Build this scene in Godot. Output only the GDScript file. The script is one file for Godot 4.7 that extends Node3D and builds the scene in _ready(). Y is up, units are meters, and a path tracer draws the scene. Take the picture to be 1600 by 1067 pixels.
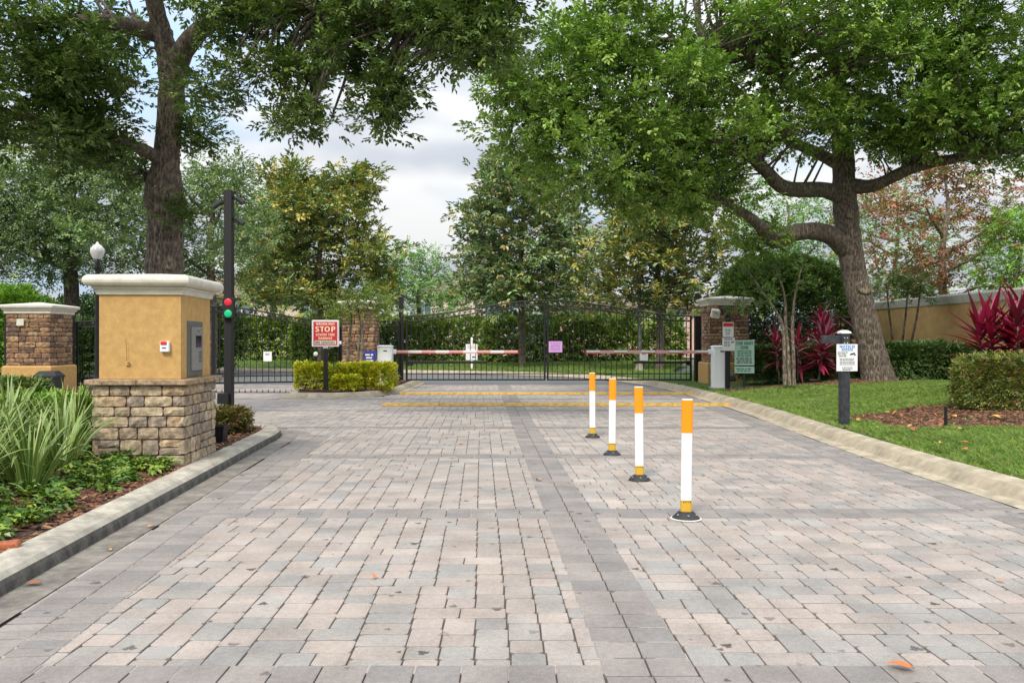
extends Node3D

const F := 1310.0
const CX := 800.0
const CY := 533.5
const EYE := 1.3

var rng := RandomNumberGenerator.new()
var used := {}
var M := {}
var TX := {}
var tris := 0

# ------------------------------------------------------------------ helpers
class MB:
	var v := PackedVector3Array()
	var n := PackedVector3Array()
	var c := PackedColorArray()
	var idx := PackedInt32Array()
	var col := Color(1, 1, 1)
	var xf := Transform3D()

	func tri(a: Vector3, b: Vector3, d: Vector3) -> void:
		a = xf * a; b = xf * b; d = xf * d
		var nn := (b - a).cross(d - a).normalized()
		var k := v.size()
		v.append(a); v.append(b); v.append(d)
		n.append(nn); n.append(nn); n.append(nn)
		c.append(col); c.append(col); c.append(col)
		idx.append(k); idx.append(k + 2); idx.append(k + 1)

	func quad(a: Vector3, b: Vector3, d: Vector3, e: Vector3) -> void:
		tri(a, b, d)
		tri(a, d, e)

	# box with bevelled edges
	func box(ce: Vector3, s: Vector3, bv := 0.0) -> void:
		var h := s * 0.5
		if bv <= 0.0:
			var p := []
			for i in 8:
				p.append(ce + Vector3(h.x * (1 if i & 1 else -1), h.y * (1 if i & 2 else -1), h.z * (1 if i & 4 else -1)))
			quad(p[4], p[5], p[7], p[6]); quad(p[1], p[0], p[2], p[3])
			quad(p[5], p[1], p[3], p[7]); quad(p[0], p[4], p[6], p[2])
			quad(p[6], p[7], p[3], p[2]); quad(p[0], p[1], p[5], p[4])
			return
		for ax in 3:
			var u := (ax + 1) % 3
			var w := (ax + 2) % 3
			for sg in [-1.0, 1.0]:
				var q := []
				for k in [[-1, -1], [1, -1], [1, 1], [-1, 1]]:
					var t := Vector3()
					t[ax] = sg * h[ax]
					t[u] = k[0] * (h[u] - bv)
					t[w] = k[1] * (h[w] - bv)
					q.append(ce + t)
				if sg > 0: quad(q[0], q[1], q[2], q[3])
				else: quad(q[3], q[2], q[1], q[0])
			for su in [-1.0, 1.0]:
				for sw in [-1.0, 1.0]:
					var a := Vector3(); var b := Vector3(); var d := Vector3(); var e := Vector3()
					a[ax] = -(h[ax] - bv); a[u] = su * h[u]; a[w] = sw * (h[w] - bv)
					b = a; b[ax] = h[ax] - bv
					d[ax] = h[ax] - bv; d[u] = su * (h[u] - bv); d[w] = sw * h[w]
					e = d; e[ax] = -(h[ax] - bv)
					if (b - a).cross(d - a).dot(a + d) > 0: quad(ce + a, ce + b, ce + d, ce + e)
					else: quad(ce + b, ce + a, ce + e, ce + d)
		for i in 8:
			var g := Vector3(1 if i & 1 else -1, 1 if i & 2 else -1, 1 if i & 4 else -1)
			var a := ce + Vector3(g.x * h.x, g.y * (h.y - bv), g.z * (h.z - bv))
			var b := ce + Vector3(g.x * (h.x - bv), g.y * h.y, g.z * (h.z - bv))
			var d := ce + Vector3(g.x * (h.x - bv), g.y * (h.y - bv), g.z * h.z)
			if (b - a).cross(d - a).dot(g) > 0: tri(a, b, d)
			else: tri(a, d, b)

	# smooth grid of points rows x cols; flip chooses the side
	func grid(rows: Array, closed := false, flip := false) -> void:
		var nr := rows.size()
		var nc: int = rows[0].size()
		var base := v.size()
		for i in nr:
			for j in nc:
				var jn: int = (j + 1) % nc if closed else mini(j + 1, nc - 1)
				var jp: int = (j - 1 + nc) % nc if closed else maxi(j - 1, 0)
				var du: Vector3 = rows[i][jn] - rows[i][jp]
				var dv: Vector3 = rows[mini(i + 1, nr - 1)][j] - rows[maxi(i - 1, 0)][j]
				var nn := du.cross(dv).normalized()
				if flip: nn = -nn
				v.append(xf * (rows[i][j] as Vector3))
				n.append((xf.basis * nn).normalized())
				c.append(col)
		var lim := nc if closed else nc - 1
		for i in nr - 1:
			for j in lim:
				var a := base + i * nc + j
				var b := base + i * nc + (j + 1) % nc
				var d := base + (i + 1) * nc + (j + 1) % nc
				var e := base + (i + 1) * nc + j
				if flip:
					idx.append_array(PackedInt32Array([a, b, d, a, d, e]))
				else:
					idx.append_array(PackedInt32Array([a, d, b, a, e, d]))

	func tube(pts: Array, radii: Array, sides := 8, cap := true) -> void:
		var rows := []
		var up := Vector3(0.31, 0.17, 0.93)
		for i in pts.size():
			var t: Vector3 = (pts[mini(i + 1, pts.size() - 1)] - pts[maxi(i - 1, 0)]).normalized()
			var s := t.cross(up)
			if s.length() < 0.05: s = t.cross(Vector3(1, 0, 0))
			s = s.normalized()
			var w := s.cross(t).normalized()
			up = w
			up = t.cross(s) * -1.0
			var row := []
			for k in sides:
				var an := TAU * k / sides
				row.append(pts[i] + (s * cos(an) + w * sin(an)) * float(radii[i]))
			rows.append(row)
		grid(rows, true, true)
		if cap:
			for e in [0, pts.size() - 1]:
				var r: Array = rows[e]
				for k in range(1, sides - 1):
					if e == 0: tri2(r[0], r[k], r[k + 1], pts[0] - pts[1])
					else: tri2(r[0], r[k], r[k + 1], pts[e] - pts[e - 1])

	func tri2(a: Vector3, b: Vector3, d: Vector3, out: Vector3) -> void:
		if (b - a).cross(d - a).dot(out) >= 0: tri(a, b, d)
		else: tri(a, d, b)

	# lathe round the y axis; prof = [[r, y], ...] from bottom to top
	func lathe(ce: Vector3, prof: Array, sides := 20) -> void:
		var rows := []
		for p in prof:
			var row := []
			for k in sides:
				var an := TAU * k / sides
				row.append(ce + Vector3(cos(an) * p[0], p[1], sin(an) * p[0]))
			rows.append(row)
		grid(rows, true, false)

	# stacked rectangles [half x, half z, y]
	func loft(rings: Array, cap_top := true, cap_bottom := true) -> void:
		var q := []
		for r in rings:
			q.append([Vector3(-r[0], r[2], r[1]), Vector3(r[0], r[2], r[1]), Vector3(r[0], r[2], -r[1]), Vector3(-r[0], r[2], -r[1])])
		for i in q.size() - 1:
			for k in 4:
				quad(q[i][k], q[i][(k + 1) % 4], q[i + 1][(k + 1) % 4], q[i + 1][k])
		if cap_top:
			var t: Array = q[q.size() - 1]
			quad(t[0], t[1], t[2], t[3])
		if cap_bottom:
			quad(q[0][3], q[0][2], q[0][1], q[0][0])

	func mesh() -> ArrayMesh:
		var a := []
		a.resize(Mesh.ARRAY_MAX)
		a[Mesh.ARRAY_VERTEX] = v
		a[Mesh.ARRAY_NORMAL] = n
		a[Mesh.ARRAY_COLOR] = c
		a[Mesh.ARRAY_INDEX] = idx
		var m := ArrayMesh.new()
		m.add_surface_from_arrays(Mesh.PRIMITIVE_TRIANGLES, a)
		return m

func numbered(parent: Node, called: String) -> String:
	var key := str(parent.get_instance_id()) + called
	var k: int = used.get(key, 0)
	used[key] = k + 1
	return called if k == 0 else "%s_%03d" % [called, k]

func tag(o: Node, label: String, category: String, group := "") -> Node:
	o.set_meta("label", label)
	o.set_meta("category", category)
	if group != "": o.set_meta("group", group)
	return o

func thing(called: String, label: String, category: String, at_ := Vector3.ZERO, turn := 0.0, group := "") -> Node3D:
	var o := Node3D.new()
	o.name = numbered(self, called)
	add_child(o)
	o.position = at_
	o.rotation.y = turn
	tag(o, label, category, group)
	return o

func structure(called: String) -> Node3D:
	var o := Node3D.new()
	o.name = numbered(self, called)
	add_child(o)
	o.set_meta("kind", "structure")
	return o

func part(called: String, mb, mat: Material, parent: Node = null) -> MeshInstance3D:
	if parent == null: parent = self
	var o := MeshInstance3D.new()
	o.name = numbered(parent, called)
	o.mesh = mb.mesh() if mb is MB else mb
	o.material_override = mat
	parent.add_child(o)
	return o

func gp(px: float, py: float, hgt := 0.0) -> Vector3:
	var z := (EYE - hgt) * F / (py - CY)
	return Vector3((px - CX) / F * z, hgt, -z)

func at(px: float, py: float, z: float) -> Vector3:
	return Vector3((px - CX) / F * z, EYE + (CY - py) / F * z, -z)

func px_x(px: float, z: float) -> float:
	return (px - CX) / F * z

func lin(r: int, g: int, b: int) -> Color:
	return Color8(r, g, b).srgb_to_linear()

func smooth_path(p: Array, per := 6) -> Array:
	var out := []
	for i in p.size() - 1:
		var a: Vector3 = p[maxi(i - 1, 0)]
		var b: Vector3 = p[i]
		var d: Vector3 = p[i + 1]
		var e: Vector3 = p[mini(i + 2, p.size() - 1)]
		for k in per:
			out.append(b.cubic_interpolate(d, a, e, float(k) / per))
	out.append(p[p.size() - 1])
	return out

# profile [[side, height], ...] swept along a path on the ground; side is to the right of travel
func sweep(mb: MB, path: Array, prof: Array, i0 := 0, i1 := -1) -> void:
	if i1 < 0: i1 = path.size() - 1
	for s in prof.size() - 1:
		var rows := []
		for i in range(i0, i1 + 1):
			var t: Vector3 = path[mini(i + 1, path.size() - 1)] - path[maxi(i - 1, 0)]
			t.y = 0
			t = t.normalized()
			var r := Vector3(-t.z, 0, t.x)
			var row := []
			for q in [prof[s], prof[s + 1]]:
				row.append(path[i] + r * q[0] + Vector3(0, q[1], 0))
			rows.append(row)
		mb.grid(rows, false, false)

func make_tex(size: int, layers: Array, lo: float, hi: float, sd: int, contrast := 1.0) -> Image:
	var acc := PackedFloat32Array()
	acc.resize(size * size)
	var tw := 0.0
	for l in layers:
		var fn := FastNoiseLite.new()
		fn.seed = sd + int(l[0] * 1000)
		fn.noise_type = l[2] if l.size() > 2 else FastNoiseLite.TYPE_SIMPLEX_SMOOTH
		fn.frequency = l[0]
		fn.fractal_octaves = 4
		var im := fn.get_seamless_image(size, size)
		im.convert(Image.FORMAT_L8)
		var d := im.get_data()
		for i in d.size(): acc[i] += d[i] * l[1]
		tw += l[1] * 255.0
	var out := PackedByteArray()
	out.resize(size * size)
	for i in acc.size():
		var t := clampf((acc[i] / tw - 0.5) * contrast + 0.5, 0, 1)
		out[i] = int(255.0 * lerpf(lo, hi, t))
	return Image.create_from_data(size, size, false, Image.FORMAT_L8, out)

func itex(im: Image, mip := true) -> ImageTexture:
	var k: Image = im.duplicate()
	k.convert(Image.FORMAT_RGB8)
	if mip: k.generate_mipmaps()
	return ImageTexture.create_from_image(k)

func ntex(im: Image, strength: float) -> ImageTexture:
	var k: Image = im.duplicate()
	k.convert(Image.FORMAT_RGBA8)
	k.bump_map_to_normal_map(strength)
	k.generate_mipmaps()
	return ImageTexture.create_from_image(k)

func mat(col: Color, rough := 0.8, tex := "", scale := Vector3.ONE, normal := 0.0, metal := 0.0) -> StandardMaterial3D:
	var m := StandardMaterial3D.new()
	m.albedo_color = col
	m.roughness = rough
	m.metallic = metal
	if tex != "":
		m.albedo_texture = TX[tex]
		m.uv1_triplanar = true
		m.uv1_world_triplanar = true
		m.uv1_scale = scale
		if normal > 0.0 and TX.has(tex + "_n"):
			m.normal_enabled = true
			m.normal_texture = TX[tex + "_n"]
			m.normal_scale = normal
	return m

func vmat(rough := 0.8, tex := "", scale := Vector3.ONE, normal := 0.0) -> StandardMaterial3D:
	var m := mat(Color.WHITE, rough, tex, scale, normal)
	m.vertex_color_use_as_albedo = true
	return m

func leafmat(rough := 0.5, back := Color(0.5, 0.6, 0.2)) -> StandardMaterial3D:
	var m := vmat(rough)
	m.cull_mode = BaseMaterial3D.CULL_DISABLED
	m.backlight_enabled = true
	m.backlight = back
	return m

func scatter(called: String, mesh: Mesh, xfs: Array, cols: Array, m: Material, parent: Node) -> MultiMeshInstance3D:
	var mm := MultiMesh.new()
	mm.transform_format = MultiMesh.TRANSFORM_3D
	mm.use_colors = true
	mm.mesh = mesh
	mm.instance_count = xfs.size()
	for i in xfs.size():
		mm.set_instance_transform(i, xfs[i])
		mm.set_instance_color(i, cols[i])
	var o := MultiMeshInstance3D.new()
	o.multimesh = mm
	o.material_override = m
	o.name = numbered(parent, called)
	parent.add_child(o)
	return o

# a twig along +x with folded leaves on both sides, faces mostly up: [points, normals, tones]
func sprig(count: int, ll: float, lw: float, length: float, sd: int) -> Array:
	var r := RandomNumberGenerator.new()
	r.seed = sd
	var P := PackedVector3Array()
	var N := PackedVector3Array()
	var T := PackedFloat32Array()
	for i in count:
		var u := (i + 0.5) / count
		var tip := i >= count - 2
		var sg := 1.0 if i % 2 == 0 else -1.0
		var p := Vector3(length * u, length * 0.12 * sin(u * 3.0), 0) + Vector3(r.randf_range(-1, 1), r.randf_range(-1, 1), r.randf_range(-1, 1)) * length * 0.12
		var dir := Vector3(0.75 if not tip else 1.2, r.randf_range(-0.35, 0.3), sg * r.randf_range(0.5, 1.1) * (0.5 if tip else 1.0)).normalized()
		var up := Vector3(r.randf_range(-0.5, 0.5), 1.0, r.randf_range(-0.5, 0.5)).normalized()
		var side := dir.cross(up).normalized()
		var nn := side.cross(dir).normalized()
		var L := ll * r.randf_range(0.7, 1.15)
		var W := lw * r.randf_range(0.8, 1.15) * 0.5
		var b := p + dir * L * 0.52 + side * W + nn * W * 0.4
		var d := p + dir * L * 0.52 - side * W + nn * W * 0.4
		var e := p + dir * L - nn * L * 0.1
		var t := r.randf_range(0.8, 1.2)
		for q in [[p, b, e], [p, e, d]]:
			var fnn: Vector3 = (q[1] - q[0]).cross(q[2] - q[0]).normalized()
			P.append(q[0]); P.append(q[2]); P.append(q[1])
			for k in 3:
				N.append(fnn)
				T.append(t)
	return [P, N, T]

func leaf_mass(called: String, sp: Array, xfs: Array, cols: Array, m: Material, parent: Node) -> MeshInstance3D:
	var vars := []
	for k in 4: vars.append(sprig(sp[0], sp[1], sp[2], sp[3], 11 + k * 7))
	var V := PackedVector3Array()
	var N := PackedVector3Array()
	var C := PackedColorArray()
	for i in xfs.size():
		var w: Array = vars[i % 4]
		var x: Transform3D = xfs[i]
		V.append_array(x * (w[0] as PackedVector3Array))
		N.append_array(Transform3D(x.basis.orthonormalized(), Vector3.ZERO) * (w[1] as PackedVector3Array))
		var c: Color = cols[i]
		for t in w[2]: C.append(Color(c.r * t, c.g * t, c.b * t))
	var a := []
	a.resize(Mesh.ARRAY_MAX)
	a[Mesh.ARRAY_VERTEX] = V
	a[Mesh.ARRAY_NORMAL] = N
	a[Mesh.ARRAY_COLOR] = C
	var me := ArrayMesh.new()
	me.add_surface_from_arrays(Mesh.PRIMITIVE_TRIANGLES, a)
	tris += V.size() / 3
	var o := part(called, me, m, parent)
	o.set_meta("kind", "stuff")
	return o

# twig direction d, with leaves facing up
func twig_basis(d: Vector3, s: float) -> Basis:
	var x := d.normalized()
	var z := x.cross(Vector3(rng.randf_range(-0.35, 0.35), 1, rng.randf_range(-0.35, 0.35)))
	if z.length() < 0.1: z = x.cross(Vector3(1, 0, 0))
	z = z.normalized()
	return Basis(x * s, z.cross(x).normalized() * s, z * s)

func rnd_basis(s: float, tilt := 1.0) -> Basis:
	var b := Basis(Vector3.UP, rng.randf() * TAU)
	b = b * Basis(Vector3.RIGHT, rng.randf_range(-1, 1) * tilt)
	b = b * Basis(Vector3.BACK, rng.randf_range(-1, 1) * tilt)
	return b.scaled(Vector3.ONE * s)

func pick(pal: Array) -> Color:
	var a: Color = pal[rng.randi() % pal.size()]
	var b: Color = pal[rng.randi() % pal.size()]
	var t := rng.randf_range(0.85, 1.15)
	var k := a.lerp(b, rng.randf())
	return Color(k.r * t, k.g * t, k.b * t)

# limbs = [[points], [radii]]; blobs = [centre, radii, clumps, clump radius, sprigs]
func tree(called: String, label: String, group: String, base: Vector3, limbs: Array, blobs: Array, pal: Array, sp: Array, bark: Material, lm: Material, sc := 1.0, branches := true) -> Node3D:
	var t := thing(called, label, "tree", base, 0.0, group)
	var mb := MB.new()
	var nodes := []
	for l in limbs:
		var pts := []
		for p in l[0]: pts.append(p - base)
		var sm := smooth_path(pts, 5)
		var rr := []
		for i in sm.size():
			var u := float(i) / 5.0
			var k := mini(int(u), l[1].size() - 2)
			rr.append(lerpf(l[1][k], l[1][k + 1], u - k) * rng.randf_range(0.95, 1.06))
		mb.tube(sm, rr, 12 if l[1][0] > 0.12 else 7, true)
		for i in sm.size():
			if i > 3: nodes.append([sm[i], rr[i]])
	var xfs := []
	var cols := []
	for b in blobs:
		var ce: Vector3 = b[0] - base
		for i in int(b[2]):
			var d := Vector3(rng.randfn(), rng.randfn(), rng.randfn()).normalized() * pow(rng.randf_range(0.12, 1.0), 0.5)
			var p: Vector3 = ce + d * b[1]
			var cr: float = b[3] * rng.randf_range(0.6, 1.25)
			if branches:
				var best = null
				var bd := 1e9
				for q in nodes:
					var dd: float = q[0].distance_squared_to(p) + (2.0 if q[0].y > p.y + 0.5 else 0.0)
					if dd < bd:
						bd = dd
						best = q
				if best != null:
					var a: Vector3 = best[0]
					var mid := a.lerp(p, 0.5) + Vector3(rng.randf_range(-0.12, 0.12), rng.randf_range(0.0, 0.25), rng.randf_range(-0.12, 0.12)) * sqrt(bd) * 0.6
					var r0: float = minf(best[1] * 0.6, 0.018 + 0.012 * sqrt(bd))
					mb.tube(smooth_path([a, mid, p], 3), [r0, r0 * 0.85, r0 * 0.7, r0 * 0.6, r0 * 0.5, r0 * 0.4, 0.005], 5, false)
					if nodes.size() < 260: nodes.append([mid, r0 * 0.7])
			var tone := rng.randf_range(0.82, 1.15)
			for k in int(b[4]):
				var o := Vector3(rng.randfn(), rng.randfn() * 0.62 + 0.1, rng.randfn())
				var dd := (o.normalized() + Vector3(0, 0.35 - 0.5 * rng.randf(), 0)).normalized()
				xfs.append(Transform3D(twig_basis(dd, sc * rng.randf_range(0.75, 1.2)), p + o * cr * 0.42))
				var cc := pick(pal)
				cols.append(Color(cc.r * tone, cc.g * tone, cc.b * tone))
	part("trunk", mb, bark, t)
	leaf_mass("crown", sp, xfs, cols, lm, t)
	return t

# leaves over the shell of a box-like or rounded volume
func bush_fill(t: Node, size: Vector3, count: int, sp: Array, pal: Array, lm: Material, round_ := 4.0, fill := 0.4, uneven := 0.06) -> void:
	var xfs := []
	var cols := []
	var h := size * 0.5
	var fn := FastNoiseLite.new()
	fn.seed = rng.randi() % 9999
	fn.frequency = 1.6
	for i in count:
		var d := Vector3(rng.randf_range(-1, 1), rng.randf_range(-1, 1), rng.randf_range(-1, 1))
		var ax := rng.randi() % 3
		if size.x > size.z * 2.0 and rng.randf() < 0.5: ax = 2
		d[ax] = 1.0 if rng.randf() < 0.5 else -1.0
		if ax == 1: d.y = 1.0 if rng.randf() < 0.85 else -1.0
		var l := pow(pow(absf(d.x), round_) + pow(absf(d.y), round_) + pow(absf(d.z), round_), 1.0 / round_)
		d /= l
		var p := Vector3(d.x * h.x, d.y * h.y, d.z * h.z)
		p += p.normalized() * (fn.get_noise_3dv(p) * uneven * 2.0 - rng.randf() * rng.randf() * 0.22 * minf(h.x, minf(h.y, h.z)))
		if rng.randf() < fill: p *= sqrt(rng.randf_range(0.1, 1.0))
		p.y += h.y
		var outw := Vector3(p.x / h.x, (p.y - h.y) / h.y, p.z / h.z)
		outw = (outw.normalized() + Vector3(rng.randf_range(-0.8, 0.8), rng.randf_range(-0.3, 0.8), rng.randf_range(-0.8, 0.8))).normalized()
		xfs.append(Transform3D(twig_basis(outw, rng.randf_range(0.75, 1.2)), p - outw * sp[3] * 0.5))
		cols.append(pick(pal))
	leaf_mass("foliage", sp, xfs, cols, lm, t)
	var ns := clampi(int(size.x / 0.45), 2, 14)
	for k in ns:
		var sx := -h.x * 0.8 + size.x * 0.8 * (k + 0.5) / ns + rng.randf_range(-0.05, 0.05)
		var sz := rng.randf_range(-0.3, 0.3) * size.z
		var mb := MB.new()
		mb.tube(smooth_path([Vector3(sx, -0.05, sz), Vector3(sx + rng.randf_range(-0.05, 0.05), h.y * 0.6, sz), Vector3(sx + rng.randf_range(-0.15, 0.15), size.y * 0.8, sz * 1.3)], 2), [0.022, 0.019, 0.015, 0.01, 0.006], 5, false)
		part("stem", mb, M.bark_pale, t)

func text(parent: Node, s: String, hgt: float, pos: Vector3, m: Material, width := 0.0, called := "lettering") -> void:
	var tm := TextMesh.new()
	var f := SystemFont.new()
	f.font_names = PackedStringArray(["Droid Sans"])
	f.font_weight = 700
	tm.font = f
	tm.text = s
	tm.font_size = 32
	tm.pixel_size = hgt / 23.0
	tm.depth = 0.003
	tm.curve_step = 2.0
	var o := MeshInstance3D.new()
	o.name = numbered(parent, called)
	o.mesh = tm
	o.material_override = m
	parent.add_child(o)
	o.position = pos
	if width > 0.0:
		var w := tm.get_aabb().size.x
		if w > 0.001: o.scale.x = width / w

# rows of print too small to read
func print_rows(parent: Node, ce: Vector3, w: float, rows: int, rowh: float, m: Material, fill := 0.5, sd := 1) -> void:
	var r := RandomNumberGenerator.new()
	r.seed = sd
	var mb := MB.new()
	for i in rows:
		var lw := w * r.randf_range(0.75, 1.0)
		var x := -lw * 0.5
		while x < lw * 0.5 - rowh * 0.4:
			var ww := minf(rowh * r.randf_range(0.8, 2.6), lw * 0.5 - x)
			mb.box(ce + Vector3(x + ww * 0.5, -i * rowh, 0), Vector3(ww, rowh * fill, 0.002))
			x += ww + rowh * 0.35
	part("print", mb, m, parent)

func road_right(z: float) -> float:
	# kerb line on the lawn side
	var tab := [[2.0, 4.25], [6.0, 4.15], [9.0, 4.13], [12.0, 4.25], [15.0, 4.4], [18.0, 4.43], [21.0, 4.42], [23.5, 4.3], [26.0, 3.95], [28.2, 3.3]]
	for i in tab.size() - 1:
		if z <= tab[i + 1][0]:
			return lerpf(tab[i][1], tab[i + 1][1], clampf((z - tab[i][0]) / (tab[i + 1][0] - tab[i][0]), 0, 1))
	return 3.3

func lawn_h(x: float, z: float) -> float:
	var d := x - road_right(z) - 0.25
	return 0.11 + 0.26 * smoothstep(0.0, 4.5, d) + 0.012 * sin(x * 2.1 + z) + 0.01 * sin(z * 1.7 - x)

func road_left(z: float) -> float:
	return -2.6 - 0.075 * (z - 4.28)

func _ready() -> void:
	rng.seed = 20240
	# ---------------------------------------------------------- camera, sky, sun
	var cam := Camera3D.new()
	cam.name = "camera"
	add_child(cam)
	cam.position = Vector3(0, EYE, 0)
	cam.fov = 44.31
	cam.near = 0.05
	cam.far = 900.0
	cam.current = true
	var env := Environment.new()
	env.background_mode = Environment.BG_SKY
	env.tonemap_mode = Environment.TONE_MAPPER_LINEAR
	env.tonemap_exposure = 2.08
	env.sdfgi_enabled = true
	env.ssao_enabled = true
	env.ssil_enabled = true
	var sky := Sky.new()
	var pano := PanoramaSkyMaterial.new()
	pano.panorama = sky_image()
	pano.energy_multiplier = 1.0
	sky.sky_material = pano
	env.sky = sky
	var we := WorldEnvironment.new()
	we.name = "world_environment"
	we.environment = env
	add_child(we)
	var sun := DirectionalLight3D.new()
	sun.name = "sun"
	sun.light_energy = 0.5
	sun.light_color = Color(1.0, 0.96, 0.9)
	sun.light_angular_distance = 14.0
	sun.shadow_enabled = true
	add_child(sun)
	sun.rotation_degrees = Vector3(-46, -20, 0)
	materials()
	print("setting")
	ground()
	pavement()
	kerbs()
	lawns()
	print("buildings")
	kiosk()
	pillars()
	gates()
	wall_right()
	houses()
	print("plants")
	big_trees()
	back_trees()
	shrubs()
	left_bed()
	print("things")
	signs()
	barriers()
	delineators()
	small_things()
	print("leaf triangles ", tris)

func sky_image() -> ImageTexture:
	var w := 1024
	var h := 512
	var im := Image.create(w, h, false, Image.FORMAT_RGBF)
	var a := FastNoiseLite.new()
	a.seed = 7; a.frequency = 0.55; a.fractal_octaves = 6; a.fractal_gain = 0.5
	var b := FastNoiseLite.new()
	b.seed = 31; b.frequency = 0.9; b.fractal_octaves = 5
	for y in h:
		var el := PI * (0.5 - (y + 0.5) / h)
		for x in w:
			var az := TAU * ((x + 0.5) / w - 0.5)
			var d := Vector3(sin(az) * cos(el), sin(el), -cos(az) * cos(el))
			var yy := maxf(d.y, 0.0) + 0.14
			var p := Vector3(d.x / yy, d.z / yy * 1.0, 0.0)
			var n := a.get_noise_3d(p.x, p.y * 1.15, 3.0)
			var m := b.get_noise_3d(p.x + 9.0, p.y * 1.3, 1.0)
			var cover := smoothstep(-0.5, -0.24, n)
			var shade := smoothstep(-0.22, 0.3, m + n * 0.3)
			var blue := Vector3(0.17, 0.26, 0.38).lerp(Vector3(0.26, 0.32, 0.385), clampf(1.0 - d.y * 2.0, 0, 1))
			var cloud := Vector3(0.225, 0.243, 0.27).lerp(Vector3(0.352, 0.356, 0.358), shade)
			var k := blue.lerp(cloud, cover)
			k *= 1.0 + 2.0 * maxf(d.y, 0.0)   # an overcast sky is brighter overhead
			if d.y < 0.0: k = k.lerp(Vector3(0.2, 0.21, 0.19), smoothstep(0.0, -0.08, d.y))
			im.set_pixel(x, y, Color(k.x, k.y, k.z))
	return ImageTexture.create_from_image(im)

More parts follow.
